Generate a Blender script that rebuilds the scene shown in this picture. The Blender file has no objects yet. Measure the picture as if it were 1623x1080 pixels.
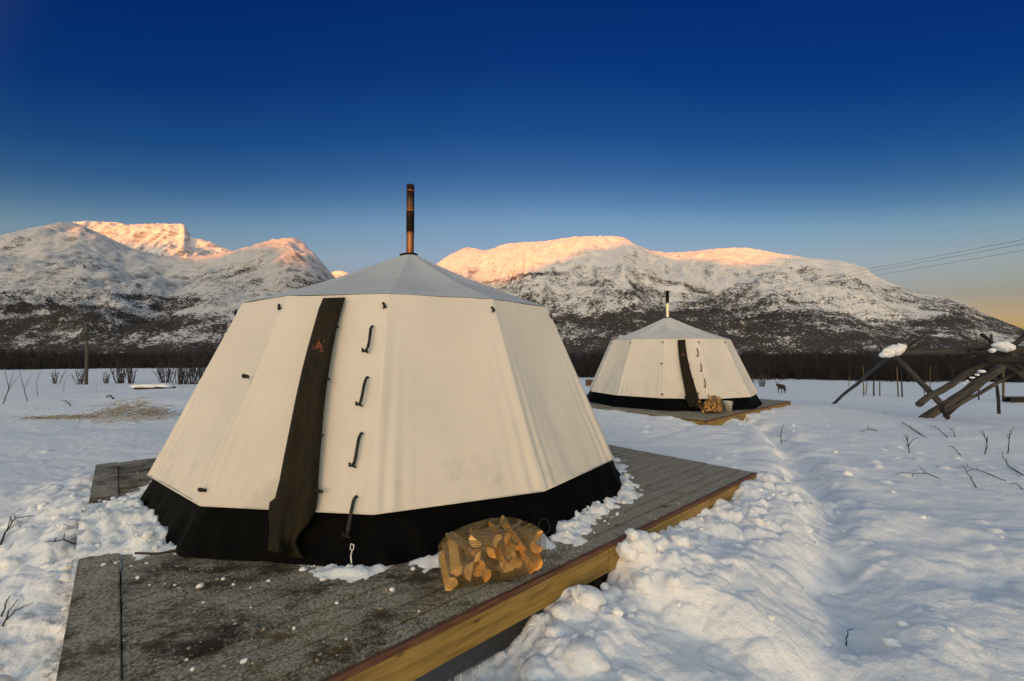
import bpy, bmesh, math, random
import numpy as np
from mathutils import Vector, Matrix, Quaternion
from mathutils.bvhtree import BVHTree

R = math.radians
SC = bpy.context.scene
COL = SC.collection
random.seed(7)
RNG = np.random.default_rng(7)

# ------------------------------------------------------------------ camera
FPX, CX, CY, HOR = 700.0, 811.5, 540.0, 557.0        # focal length, centre and horizon, in photo pixels
CAMZ = 1.5                                           # metres above the near deck (deck top is z = 0)
PITCH = math.atan((HOR - CY) / FPX)
cam_d = bpy.data.cameras.new('camera')
cam_d.sensor_width = 36.0
cam_d.lens = 36.0 * FPX / 1623.0
cam_d.clip_start = 0.05
cam_d.clip_end = 120000
cam = bpy.data.objects.new('camera', cam_d)
COL.objects.link(cam)
cam.location = (0, 0, CAMZ)
cam.rotation_euler = (math.pi / 2 + PITCH, 0, 0)
SC.camera = cam
CAM_R = cam.rotation_euler.to_matrix()

# ------------------------------------------------------------------ light
SUN_EL, SUN_AZ = R(2.2), R(10)       # sun stands behind the camera, 10 degrees to its left
SUN_TO = Vector((-math.sin(SUN_AZ) * math.cos(SUN_EL), -math.cos(SUN_AZ) * math.cos(SUN_EL), math.sin(SUN_EL)))
world = bpy.data.worlds.new('World')
SC.world = world
world.use_nodes = True
wn, wl = world.node_tree.nodes, world.node_tree.links
bg = wn['Background']
sky = wn.new('ShaderNodeTexSky')
sky.sky_type = 'NISHITA'
sky.sun_disc = False
sky.sun_elevation = SUN_EL
sky.sun_rotation = math.pi + SUN_AZ
sky.air_density = 1.0
sky.dust_density = 1.0
sky.ozone_density = 0.7
tc = wn.new('ShaderNodeTexCoord')
sx = wn.new('ShaderNodeSeparateXYZ')
ramp = wn.new('ShaderNodeValToRGB')
wl.new(tc.outputs['Generated'], sx.inputs[0])
x2 = wn.new('ShaderNodeMath'); x2.operation = 'POWER'; x2.inputs[1].default_value = 2
ab = wn.new('ShaderNodeMath'); ab.operation = 'ABSOLUTE'
wl.new(sx.outputs['X'], ab.inputs[0]); wl.new(ab.outputs[0], x2.inputs[0])
x3 = wn.new('ShaderNodeMath'); x3.operation = 'MULTIPLY_ADD'; x3.inputs[1].default_value = .85; x3.inputs[2].default_value = 1
wl.new(x2.outputs[0], x3.inputs[0])
x4 = wn.new('ShaderNodeMath'); x4.operation = 'MULTIPLY'
wl.new(sx.outputs['Z'], x4.inputs[0]); wl.new(x3.outputs[0], x4.inputs[1])
wl.new(x4.outputs[0], ramp.inputs[0])
cr = ramp.color_ramp
STOPS = [(0.0, (0.3162, 0.4078, 1.0)), (0.044, (0.275, 0.34, 1.0)), (0.061, (0.275, 0.298, 0.86)), (0.096, (0.218, 0.227, 0.50)), (0.131, (0.1781, 0.195, 0.3935)),
         (0.216, (0.1984, 0.2348, 0.4002)), (0.284, (0.1481, 0.225, 0.3948)), (0.334, (0.0821, 0.1566, 0.3297)), (0.383, (0.040, 0.108, 0.281)), (0.45, (0.0155, 0.076, 0.252)),
         (0.552, (0.0046, 0.0467, 0.2242)), (0.65, (0.0031, 0.0372, 0.2143)), (1.0, (0.0092, 0.0645, 0.2988))]
cr.elements[0].position, cr.elements[0].color = STOPS[0][0], (*STOPS[0][1], 1)
cr.elements[1].position, cr.elements[1].color = STOPS[-1][0], (*STOPS[-1][1], 1)
for p_, c_ in STOPS[1:-1]:
    e_ = cr.elements.new(p_)
    e_.color = (*c_, 1)
# deep blue away from the sun, the sky's own colours towards it
vd = wn.new('ShaderNodeVectorMath'); vd.operation = 'DOT_PRODUCT'
wl.new(tc.outputs['Generated'], vd.inputs[0])
vd.inputs[1].default_value = (SUN_TO.x, SUN_TO.y, 0)
mr = wn.new('ShaderNodeMapRange'); mr.interpolation_type = 'SMOOTHSTEP'
mr.inputs['From Min'].default_value, mr.inputs['From Max'].default_value = -.5, .22
wl.new(vd.outputs['Value'], mr.inputs['Value'])
tn = wn.new('ShaderNodeMix'); tn.data_type = 'RGBA'
wl.new(mr.outputs['Result'], tn.inputs['Factor'])
wl.new(ramp.outputs[0], tn.inputs['A'])
tn.inputs['B'].default_value = (1, 1, 1, 1)
mx = wn.new('ShaderNodeMix')
mx.data_type = 'RGBA'
mx.blend_type = 'MULTIPLY'
mx.inputs['Factor'].default_value = 1.0
wl.new(sky.outputs[0], mx.inputs['A'])
wl.new(tn.outputs['Result'], mx.inputs['B'])
wl.new(mx.outputs['Result'], bg.inputs[0])
bg.inputs[1].default_value = 0.15
sun_d = bpy.data.lights.new('sun', 'SUN')
sun_d.energy = 2.0
sun_d.angle = R(0.3)
sun_d.color = (.76, .168, .0)
sun = bpy.data.objects.new('sun', sun_d)
COL.objects.link(sun)
sun.rotation_euler = SUN_TO.to_track_quat('Z', 'Y').to_euler()
VS = SC.view_settings
VS.view_transform = 'Standard'
VS.look = 'None'
VS.gamma = 1.0
VS.use_curve_mapping = False
VS.exposure = 2.35
SC.cycles.max_bounces = 6
SC.cycles.diffuse_bounces = 3
SC.cycles.glossy_bounces = 3
SC.cycles.transparent_max_bounces = 12
SC.cycles.use_denoising = True

# ------------------------------------------------------------------ helpers
def ray(px, py):
    d = CAM_R @ Vector(((px - CX) / FPX, (CY - py) / FPX, -1.0))
    return d / d.y                                   # one unit of depth

def at(px, py, depth):
    return Vector((0, 0, CAMZ)) + ray(px, py) * depth

def tag(o, label=None, cat=None, group=None, kind=None):
    if label: o['label'] = label
    if cat: o['category'] = cat
    if group: o['group'] = group
    if kind: o['kind'] = kind
    return o

def empty(name, loc=(0, 0, 0), rz=0.0):
    o = bpy.data.objects.new(name, None)
    o.empty_display_size = .1
    o.location = loc
    o.rotation_euler = (0, 0, rz)
    COL.objects.link(o)
    return o

def link(name, me, mat=None, parent=None, smooth=False):
    o = bpy.data.objects.new(name, me)
    COL.objects.link(o)
    if mat is not None and not me.materials:
        me.materials.append(mat)
    if parent is not None:
        o.parent = parent
    if smooth:
        me.polygons.foreach_set('use_smooth', np.ones(len(me.polygons), dtype=bool))
    return o

def mesh_np(name, V, F):
    """V (n,3), F (m,3 or 4) arrays"""
    me = bpy.data.meshes.new(name)
    V = np.asarray(V, dtype=np.float32)
    F = np.asarray(F, dtype=np.int32)
    k = F.shape[1]
    me.vertices.add(len(V))
    me.vertices.foreach_set('co', V.ravel())
    me.loops.add(F.size)
    me.loops.foreach_set('vertex_index', F.ravel())
    me.polygons.add(len(F))
    me.polygons.foreach_set('loop_start', np.arange(0, F.size, k, dtype=np.int32))
    me.update(calc_edges=True)
    me.validate()
    return me

def grid_faces(nr, nc, wrap=False):
    i = np.arange(nr - 1)[:, None]
    j = np.arange(nc if wrap else nc - 1)[None, :]
    a = i * nc + j
    b = i * nc + (j + 1) % nc
    return np.stack([a, b, b + nc, a + nc], -1).reshape(-1, 4)

def copy_tree(o, parent=None):
    c = o.copy()
    COL.objects.link(c)
    if parent is not None:
        c.parent = parent
    for ch in list(o.children):
        copy_tree(ch, c)
    return c

class MB:
    """collects shapes, builds ONE mesh object"""
    def __init__(self):
        self.v, self.f = [], []

    def add(self, vs, fs):
        n = len(self.v)
        self.v += [tuple(p) for p in vs]
        self.f += [tuple(i + n for i in f) for f in fs]

    def tube(self, pts, rad, sides=6, cap=True, wob=0.0):
        pts = [Vector(p) for p in pts]
        if not hasattr(rad, '__len__'):
            rad = [rad] * len(pts)
        vs, fs = [], []
        ref = None
        for i, p in enumerate(pts):
            t = (pts[min(i + 1, len(pts) - 1)] - pts[max(i - 1, 0)])
            t.normalize()
            if ref is None:
                ref = t.orthogonal().normalized()
            ref = (ref - t * ref.dot(t)).normalized()
            b = t.cross(ref)
            for k in range(sides):
                a = 2 * math.pi * k / sides
                r = rad[i] * (1 + random.uniform(-wob, wob))
                vs.append(p + (ref * math.cos(a) + b * math.sin(a)) * r)
        for i in range(len(pts) - 1):
            for k in range(sides):
                k2 = (k + 1) % sides
                fs.append((i * sides + k, i * sides + k2, (i + 1) * sides + k2, (i + 1) * sides + k))
        if cap:
            fs.append(tuple(reversed(range(sides))))
            fs.append(tuple((len(pts) - 1) * sides + k for k in range(sides)))
        self.add(vs, fs)
        return self

    def box(self, c, size, rot=None):
        h = Vector(size) / 2
        vs = []
        for x in (-1, 1):
            for y in (-1, 1):
                for z in (-1, 1):
                    p = Vector((x * h.x, y * h.y, z * h.z))
                    if rot is not None:
                        p = rot @ p
                    vs.append(Vector(c) + p)
        self.add(vs, [(0, 1, 3, 2), (4, 6, 7, 5), (0, 4, 5, 1), (2, 3, 7, 6), (0, 2, 6, 4), (1, 5, 7, 3)])
        return self

    def lathe(self, prof, sides=24, c=(0, 0, 0)):
        """prof: (r, z) list"""
        vs, fs = [], []
        for r, z in prof:
            for k in range(sides):
                a = 2 * math.pi * k / sides
                vs.append((c[0] + r * math.cos(a), c[1] + r * math.sin(a), c[2] + z))
        for i in range(len(prof) - 1):
            for k in range(sides):
                k2 = (k + 1) % sides
                fs.append((i * sides + k, i * sides + k2, (i + 1) * sides + k2, (i + 1) * sides + k))
        self.add(vs, fs)
        return self

    def build(self, name, mat, parent=None, smooth=False, bevel=0.0):
        me = bpy.data.meshes.new(name)
        me.from_pydata(self.v, [], self.f)
        if bevel:
            bm = bmesh.new()
            bm.from_mesh(me)
            bmesh.ops.bevel(bm, geom=bm.edges[:], offset=bevel, segments=1, affect='EDGES')
            bm.to_mesh(me)
            bm.free()
        me.update()
        return link(name, me, mat, parent, smooth)

# --- numpy noise
def _hash(ix, iy, seed):
    h = (ix.astype(np.int64) * 374761393 + iy.astype(np.int64) * 668265263 + seed * 1442695041) & 0x7fffffff
    h = ((h ^ (h >> 13)) * 1274126177) & 0x7fffffff
    h = ((h ^ (h >> 15)) * 461845907) & 0x7fffffff
    return (h ^ (h >> 16)) & 0x7fffffff

def pn(x, y, seed=0):
    x, y = np.asarray(x, float), np.asarray(y, float)
    ix, iy = np.floor(x), np.floor(y)
    fx, fy = x - ix, y - iy
    u, v = fx * fx * fx * (fx * (fx * 6 - 15) + 10), fy * fy * fy * (fy * (fy * 6 - 15) + 10)
    def g(dx, dy):
        a = _hash(ix + dx, iy + dy, seed) * (2 * math.pi / 0x7fffffff)
        return np.cos(a) * (fx - dx) + np.sin(a) * (fy - dy)
    a, b, c, d = g(0, 0), g(1, 0), g(0, 1), g(1, 1)
    return ((a + (b - a) * u) + ((c + (d - c) * u) - (a + (b - a) * u)) * v) * 1.4

def fbm(x, y, oct=4, seed=0, gain=.5, lac=2.03):
    s, a = 0, 1.0
    for i in range(oct):
        s = s + a * pn(x, y, seed + i * 17)
        x, y, a = x * lac + 3.1, y * lac - 1.7, a * gain
    return s

def ridged(x, y, oct=4, seed=0, gain=.5, lac=2.1):
    s, a = 0, 1.0
    for i in range(oct):
        s = s + a * (1 - np.abs(pn(x, y, seed + i * 13)) * 2.0)
        x, y, a = x * lac + 5.2, y * lac + 1.3, a * gain
    return s

def clods(x, y, size, seed=0, rmin=.35, rmax=.75):
    """bumpy heaps of round lumps, 0..1"""
    x, y = np.asarray(x, float) / size, np.asarray(y, float) / size
    ix, iy = np.floor(x), np.floor(y)
    out = np.zeros_like(x)
    for dx in (-1, 0, 1):
        for dy in (-1, 0, 1):
            jx, jy = ix + dx, iy + dy
            h1 = _hash(jx, jy, seed) / 0x7fffffff
            h2 = _hash(jx, jy, seed + 101) / 0x7fffffff
            h3 = _hash(jx, jy, seed + 202) / 0x7fffffff
            r = rmin + (rmax - rmin) * h3
            d2 = (x - jx - h1) ** 2 + (y - jy - h2) ** 2
            out = np.maximum(out, np.sqrt(np.clip(1 - d2 / (r * r), 0, 1)) * r / rmax)
    return out

def rubble(x, y, size, seed=0):
    """broken blocks: each cell its own tilted face, 0..1"""
    x, y = np.asarray(x, float) / size, np.asarray(y, float) / size
    ix, iy = np.floor(x), np.floor(y)
    f1 = np.full(x.shape, 9.0); f2 = np.full(x.shape, 9.0); hh = np.zeros_like(x)
    for dx in (-1, 0, 1):
        for dy in (-1, 0, 1):
            jx, jy = ix + dx, iy + dy
            ox = x - jx - _hash(jx, jy, seed) / 0x7fffffff
            oy = y - jy - _hash(jx, jy, seed + 101) / 0x7fffffff
            d = np.hypot(ox, oy)
            a = _hash(jx, jy, seed + 202) / 0x7fffffff
            b = _hash(jx, jy, seed + 303) / 0x7fffffff * 6.283
            h = a + .7 * (ox * np.cos(b) + oy * np.sin(b))
            n1 = d < f1
            f2 = np.where(n1, f1, np.minimum(f2, d)); hh = np.where(n1, h, hh); f1 = np.where(n1, d, f1)
    return np.clip(hh, 0, 1.4) * sstep(0.0, .42, f2 - f1)

def sstep(a, b, x):
    t = np.clip((np.asarray(x, float) - a) / (b - a), 0, 1)
    return t * t * (3 - 2 * t)

# ------------------------------------------------------------------ materials
def new_mat(name):
    m = bpy.data.materials.new(name)
    m.use_nodes = True
    nt = m.node_tree
    return m, nt.nodes, nt.links, nt.nodes['Principled BSDF']

def N(nodes, typ, **kw):
    n = nodes.new(typ)
    for k, v in kw.items():
        if k in n.inputs:
            n.inputs[k].default_value = v
        else:
            setattr(n, k, v)
    return n

def mix_col(nodes, links, fac, a, b, blend='MIX'):
    n = nodes.new('ShaderNodeMix')
    n.data_type = 'RGBA'
    n.blend_type = blend
    for sock, val in (('Factor', fac), ('A', a), ('B', b)):
        if hasattr(val, 'is_linked') or hasattr(val, 'links'):
            links.new(val, n.inputs[sock])
        elif sock == 'Factor':
            n.inputs[sock].default_value = val
        else:
            n.inputs[sock].default_value = (*val, 1)
    return n.outputs['Result']

def mrange(nodes, links, val, a, b, c=0.0, d=1.0, smooth=True):
    n = nodes.new('ShaderNodeMapRange')
    n.interpolation_type = 'SMOOTHSTEP' if smooth else 'LINEAR'
    links.new(val, n.inputs['Value'])
    for k, v in (('From Min', a), ('From Max', b), ('To Min', c), ('To Max', d)):
        if hasattr(v, 'links'):
            links.new(v, n.inputs[k])
        else:
            n.inputs[k].default_value = v
    return n.outputs['Result']

def math_n(nodes, links, op, a, b=None):
    n = nodes.new('ShaderNodeMath')
    n.operation = op
    for i, v in enumerate((a, b)):
        if v is None: continue
        if hasattr(v, 'links'):
            links.new(v, n.inputs[i])
        else:
            n.inputs[i].default_value = v
    return n.outputs[0]

def noise(nodes, links, vec, scale, detail=3, rough=.55, dist=0.0):
    n = nodes.new('ShaderNodeTexNoise')
    n.inputs['Scale'].default_value = scale
    n.inputs['Detail'].default_value = detail
    n.inputs['Roughness'].default_value = rough
    n.inputs['Distortion'].default_value = dist
    links.new(vec, n.inputs['Vector'])
    return n.outputs['Fac']

def bump(nodes, links, h, strength, dist, normal=None):
    b = nodes.new('ShaderNodeBump')
    b.inputs['Strength'].default_value = strength
    b.inputs['Distance'].default_value = dist
    links.new(h, b.inputs['Height'])
    if normal is not None:
        links.new(normal, b.inputs['Normal'])
    return b.outputs['Normal']

def geo_pos(nodes):
    return nodes.new('ShaderNodeNewGeometry').outputs['Position']

def obj_co(nodes, links, sc=(1, 1, 1), rand=False):
    t = nodes.new('ShaderNodeTexCoord').outputs['Object']
    m = nodes.new('ShaderNodeMapping')
    m.inputs['Scale'].default_value = sc
    links.new(t, m.inputs['Vector'])
    if rand:
        oi = nodes.new('ShaderNodeObjectInfo').outputs['Random']
        mu = math_n(nodes, links, 'MULTIPLY', oi, 57.0)
        cb = nodes.new('ShaderNodeCombineXYZ')
        links.new(mu, cb.inputs[0]); links.new(mu, cb.inputs[1]); links.new(mu, cb.inputs[2])
        links.new(cb.outputs[0], m.inputs['Location'])
    return m.outputs[0]

def simple_mat(name, c1, c2, scale=8.0, rough=.7, metal=0.0, bs=.3, bd=.01, stretch=(1, 1, 1), rand=True, spec=.5):
    m, n, l, p = new_mat(name)
    co = obj_co(n, l, stretch, rand)
    nz = noise(n, l, co, scale, 5, .6)
    l.new(mix_col(n, l, mrange(n, l, nz, .35, .65), c1, c2), p.inputs['Base Color'])
    p.inputs['Roughness'].default_value = rough
    p.inputs['Metallic'].default_value = metal
    p.inputs['Specular IOR Level'].default_value = spec
    if bs:
        l.new(bump(n, l, nz, bs, bd), p.inputs['Normal'])
    return m

def make_snow(name, ground=False):
    m, n, l, p = new_mat(name)
    pos = geo_pos(n)
    a = noise(n, l, pos, .35, 4, .5)
    col = mix_col(n, l, mrange(n, l, a, .35, .65), (.86, .88, .91), (.91, .915, .925))
    if ground:
        at_ = n.new('ShaderNodeAttribute')
        at_.attribute_name = 'heath'
        b = noise(n, l, pos, 1.3, 4, .6)
        f = mrange(n, l, math_n(n, l, 'ADD', at_.outputs['Fac'], math_n(n, l, 'MULTIPLY', math_n(n, l, 'SUBTRACT', b, .5), .8)), .35, .6)
        col = mix_col(n, l, f, col, (.008, .006, .005))
        at2 = n.new('ShaderNodeAttribute')
        at2.attribute_name = 'dirt'
        d = noise(n, l, pos, 26, 5, .7)
        f2 = mrange(n, l, math_n(n, l, 'ADD', math_n(n, l, 'MULTIPLY', at2.outputs['Fac'], .33), d), .8, .98, 0, .65)
        col = mix_col(n, l, f2, col, (.22, .17, .12))
    l.new(col, p.inputs['Base Color'])
    p.inputs['Roughness'].default_value = .62
    p.inputs['Specular IOR Level'].default_value = .35
    p.inputs['Subsurface Weight'].default_value = .55
    p.inputs['Subsurface Radius'].default_value = (1.0, .95, .85)
    p.inputs['Subsurface Scale'].default_value = .02
    f1 = noise(n, l, pos, 7, 6, .62)
    f2 = noise(n, l, pos, 60, 4, .65)
    n1 = bump(n, l, f1, .6, .05)
    n2 = bump(n, l, f2, .6, .012, n1)
    l.new(n2, p.inputs['Normal'])
    return m

M = {}
M['snow'] = make_snow('snow')
M['ground'] = make_snow('ground_snow', True)

def mountain_mat(sa, sb):
    m, n, l, p = new_mat('mountain')
    geo = n.new('ShaderNodeNewGeometry')
    pos = geo.outputs['Position']
    sp = n.new('ShaderNodeSeparateXYZ'); l.new(pos, sp.inputs[0])
    sn = n.new('ShaderNodeSeparateXYZ'); l.new(geo.outputs['Normal'], sn.inputs[0])
    # snow with faint variation
    big = noise(n, l, pos, .0022, 5, .55)
    snow = mix_col(n, l, big, sa, sb)
    # rock: steep places and weathered outcrops
    rn = noise(n, l, pos, .024, 8, .74)
    rn2 = noise(n, l, pos, .0042, 5, .6)
    steep = mrange(n, l, sn.outputs['Z'], .86, .62)
    r_in = math_n(n, l, 'ADD', math_n(n, l, 'MULTIPLY', steep, .15), math_n(n, l, 'ADD', math_n(n, l, 'MULTIPLY', rn, .85), math_n(n, l, 'MULTIPLY', rn2, .42)))
    rock = mrange(n, l, r_in, .855, .93)
    ms = n.new('ShaderNodeMapping'); ms.inputs['Scale'].default_value = (.006, .006, .034); ms.inputs['Rotation'].default_value = (.08, .14, 0)
    l.new(pos, ms.inputs['Vector'])
    strata = noise(n, l, ms.outputs[0], 1.0, 7, .68, .5)
    crag = math_n(n, l, 'MULTIPLY', mrange(n, l, sn.outputs['Z'], .76, .58), mrange(n, l, strata, .47, .58))
    rock = math_n(n, l, 'MAXIMUM', rock, math_n(n, l, 'MULTIPLY', crag, .7))
    rc = mix_col(n, l, noise(n, l, pos, .05, 4, .6), (.025, .020, .018), (.11, .085, .068))
    col = mix_col(n, l, math_n(n, l, 'MULTIPLY', rock, .9), snow, rc)
    # birch wood below the tree line, thinning upwards, in slanting belts
    mp = n.new('ShaderNodeMapping')
    mp.inputs['Rotation'].default_value = (0, R(16), R(12))
    mp.inputs['Scale'].default_value = (.0011, .002, .0062)
    l.new(pos, mp.inputs['Vector'])
    belts = noise(n, l, mp.outputs[0], 1.0, 6, .6, .6)
    up = mrange(n, l, sp.outputs['Z'], 0, 720, 1.06, -.12, False)
    dens = math_n(n, l, 'ADD', up, math_n(n, l, 'MULTIPLY', math_n(n, l, 'SUBTRACT', belts, .52), 2.7))
    dens = mrange(n, l, dens, -.15, 1.0, -.04, .90, False)
    sp1 = noise(n, l, pos, .075, 3, .85)
    sp2 = noise(n, l, pos, .014, 4, .6)
    spk = math_n(n, l, 'ADD', math_n(n, l, 'MULTIPLY', sp1, 2.3), math_n(n, l, 'MULTIPLY', sp2, 1.3))
    spk = math_n(n, l, 'SUBTRACT', spk, 1.3)
    wood = mrange(n, l, math_n(n, l, 'SUBTRACT', dens, spk), -.16, .14)
    wc = mix_col(n, l, sp1, (.008, .0068, .006), (.040, .031, .026))
    col = mix_col(n, l, math_n(n, l, 'MULTIPLY', wood, .95), col, wc)
    l.new(col, p.inputs['Base Color'])
    p.inputs['Roughness'].default_value = .85
    p.inputs['Specular IOR Level'].default_value = .1
    b1 = bump(n, l, rn, .7, 12)
    l.new(bump(n, l, spk, .5, 9, b1), p.inputs['Normal'])
    return m
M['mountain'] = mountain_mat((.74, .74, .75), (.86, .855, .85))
M['mountain_left'] = mountain_mat((.50, .53, .585), (.60, .625, .67))      # darker, bluer snow tone for the left massif

def canvas_mat():
    m, n, l, p = new_mat('canvas')
    co = n.new('ShaderNodeTexCoord').outputs['Object']
    a = noise(n, l, co, 1.6, 4, .55)
    b = noise(n, l, co, 24, 4, .6)
    c = mix_col(n, l, mrange(n, l, a, .3, .7), (.645, .60, .535), (.69, .64, .575))
    c = mix_col(n, l, mrange(n, l, b, .55, .8, 0, .10), c, (.50, .45, .38))
    sz = n.new('ShaderNodeSeparateXYZ'); l.new(co, sz.inputs[0])
    d1 = noise(n, l, co, 3.4, 6, .68)
    splash = math_n(n, l, 'MULTIPLY', mrange(n, l, sz.outputs['Z'], .85, .36, 0, 1), mrange(n, l, d1, .5, .72, 0, .35))
    c = mix_col(n, l, splash, c, (.34, .31, .26))
    l.new(c, p.inputs['Base Color'])
    p.inputs['Roughness'].default_value = .8
    p.inputs['Specular IOR Level'].default_value = .2
    w = noise(n, l, co, 420, 1, .5)
    w2 = noise(n, l, co, 2.6, 5, .55)
    l.new(bump(n, l, w, .10, .002, bump(n, l, w2, .30, .02)), p.inputs['Normal'])
    return m
M['canvas'] = canvas_mat()
M['roof'] = simple_mat('sky_shaded_roof_canvas', (.42, .45, .49), (.49, .52, .565), 1.3, .85, 0, .15, .01, rand=False, spec=.2)  # same fabric as the walls; blue-grey sky shading put into its colour
M['skirt'] = simple_mat('black_skirt', (.0006, .0006, .0007), (.0016, .0016, .0018), 6, .65, 0, .3, .02, rand=False, spec=.06)
M['olive'] = simple_mat('olive_flap', (.0075, .0052, .0013), (.017, .012, .0032), 5, .8, 0, .3, .01, (5, 5, .25), rand=False, spec=.25)
M['strap'] = simple_mat('black_webbing', (.008, .008, .008), (.016, .015, .014), 40, .6, 0, .2, .002, spec=.3)
M['emblem'] = simple_mat('emblem_orange', (.30, .075, .03), (.22, .05, .022), 60, .8, 0, 0)
M['emblem_grey'] = simple_mat('emblem_grey', (.16, .13, .10), (.09, .07, .05), 60, .8, 0, 0)

def pipe_mat(name, c1, c2, rough, metal):
    m, n, l, p = new_mat(name)
    co = obj_co(n, l, (1, 1, .6), False)
    a = noise(n, l, co, 9, 6, .65)
    l.new(mix_col(n, l, mrange(n, l, a, .38, .62), c1, c2), p.inputs['Base Color'])
    l.new(mrange(n, l, a, .3, .7, rough, rough + .2), p.inputs['Roughness'])
    p.inputs['Metallic'].default_value = metal
    return m
M['pipe_copper'] = pipe_mat('heat_tinted_steel', (.10, .036, .018), (.26, .11, .055), .22, 1.0)
M['pipe_black'] = pipe_mat('sooty_steel', (.008, .006, .005), (.03, .016, .011), .4, .9)
M['pipe_steel'] = pipe_mat('bright_steel', (.55, .50, .44), (.68, .63, .56), .22, 1.0)
M['zinc'] = pipe_mat('zinc_pail', (.70, .70, .66), (.82, .82, .78), .3, .35)

def deck_mat(hw):
    m, n, l, p = new_mat('frosted_planks')
    pos = geo_pos(n)
    oc = obj_co(n, l, (.7, 14, 14), True)
    grain = noise(n, l, oc, 2.2, 6, .6)
    wood = mix_col(n, l, mrange(n, l, grain, .3, .7), (.024, .016, .007), (.075, .053, .026))
    orr = n.new('ShaderNodeObjectInfo').outputs['Random']
    wood = mix_col(n, l, 1.0, wood, mix_col(n, l, orr, (.55, .55, .55), (1.35, 1.3, 1.25)), 'MULTIPLY')
    moss = noise(n, l, pos, 1.5, 4, .6)
    wood = mix_col(n, l, mrange(n, l, moss, .50, .64, 0, .85), wood, (.115, .082, .018))
    rust = noise(n, l, pos, 3.1, 5, .65)
    wood = mix_col(n, l, mrange(n, l, rust, .60, .72, 0, .7), wood, (.045, .018, .008))
    # frost crust: patchy, grainy, heavier away from the trodden corner
    sp = n.new('ShaderNodeSeparateXYZ'); l.new(pos, sp.inputs[0])
    far = mrange(n, l, math_n(n, l, 'ADD', math_n(n, l, 'MULTIPLY', sp.outputs['X'], .75), sp.outputs['Y']), 2.2, 5.2, 0, 1)
    patch = noise(n, l, pos, 2.4, 5, .62)
    mp = n.new('ShaderNodeMapping'); mp.inputs['Rotation'].default_value = (0, 0, -R(41.9)); mp.inputs['Scale'].default_value = (3.2, 9, 9)
    l.new(pos, mp.inputs['Vector'])
    streak = noise(n, l, mp.outputs[0], 1.0, 5, .65)
    grit = noise(n, l, pos, 62, 5, .85)
    grit2 = noise(n, l, pos, 28, 4, .7)
    s1 = math_n(n, l, 'ADD', math_n(n, l, 'MULTIPLY', patch, 1.35), math_n(n, l, 'MULTIPLY', streak, .60))
    s1 = math_n(n, l, 'ADD', s1, math_n(n, l, 'ADD', math_n(n, l, 'MULTIPLY', grit, .75), math_n(n, l, 'MULTIPLY', grit2, .35)))
    s1 = math_n(n, l, 'ADD', s1, math_n(n, l, 'MULTIPLY', far, .36))
    s1 = math_n(n, l, 'ADD', s1, math_n(n, l, 'MULTIPLY', far, math_n(n, l, 'MULTIPLY', math_n(n, l, 'SUBTRACT', streak, .47), 2.2)))
    fr = mrange(n, l, s1, 1.34, 1.66, 0, .95)
    ys = n.new('ShaderNodeSeparateXYZ'); l.new(n.new('ShaderNodeTexCoord').outputs['Object'], ys.inputs[0])
    edge = mrange(n, l, math_n(n, l, 'ABSOLUTE', math_n(n, l, 'ADD', ys.outputs['Y'], math_n(n, l, 'MULTIPLY', math_n(n, l, 'SUBTRACT', grit2, .5), .03))), hw - .014, hw - .001, 1, .6)
    fr = math_n(n, l, 'MULTIPLY', fr, edge)
    wood = mix_col(n, l, 1.0, wood, mix_col(n, l, edge, (.7, .68, .66), (1, 1, 1)), 'MULTIPLY')
    fc = mix_col(n, l, mrange(n, l, grit, .38, .60), (.085, .070, .040), (.47, .43, .345))
    l.new(mix_col(n, l, fr, wood, fc), p.inputs['Base Color'])
    l.new(mrange(n, l, streak, .4, .7, .75, .38), p.inputs['Roughness'])
    p.inputs['Specular IOR Level'].default_value = .35
    hh = math_n(n, l, 'ADD', math_n(n, l, 'MULTIPLY', s1, 1.0), math_n(n, l, 'MULTIPLY', grain, .2))
    l.new(bump(n, l, hh, .7, .012), p.inputs['Normal'])
    return m
M['deck'] = deck_mat(.068)
M['border'] = deck_mat(.111)

M['frost'] = simple_mat('dirty_frost', (.12, .10, .07), (.38, .345, .28), 9, .7, 0, 0, rand=False)

def fascia_mat():
    m, n, l, p = new_mat('treated_timber')
    oc = obj_co(n, l, (.8, 10, 10), True)
    g = noise(n, l, oc, 3.0, 6, .62, .4)
    c = mix_col(n, l, mrange(n, l, g, .3, .7), (.16, .096, .016), (.33, .21, .045))
    vr = n.new('ShaderNodeTexVoronoi'); vr.inputs['Scale'].default_value = 1.0
    oc2 = obj_co(n, l, (3.2, 9, 9), True); l.new(oc2, vr.inputs['Vector'])
    knot = mrange(n, l, vr.outputs['Distance'], .05, .13, 1, 0)
    c = mix_col(n, l, math_n(n, l, 'MULTIPLY', knot, .8), c, (.05, .02, .008))
    st = noise(n, l, obj_co(n, l, (22, 2, 1.2), True), 1.0, 4, .6)
    c = mix_col(n, l, mrange(n, l, st, .58, .74, 0, .6), c, (.07, .035, .012))
    l.new(c, p.inputs['Base Color'])
    p.inputs['Roughness'].default_value = .6
    l.new(bump(n, l, g, .35, .006), p.inputs['Normal'])
    return m
M['fascia'] = fascia_mat()
M['red_edge'] = simple_mat('stained_edge', (.075, .022, .009), (.14, .06, .028), 5, .65, 0, .5, .01, (1, 8, 8))
M['joist'] = simple_mat('dark_joist', (.03, .02, .012), (.06, .04, .022), 5, .8, 0, .3, .01, (1, 8, 8))
M['greylog'] = simple_mat('weathered_log', (.022, .019, .016), (.078, .068, .058), 2.0, .85, 0, .8, .02, (9, 9, .8))
M['darklog'] = simple_mat('dark_bark', (.008, .006, .005), (.024, .019, .015), 6, .9, 0, .8, .02, (2, 2, 1))
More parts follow.
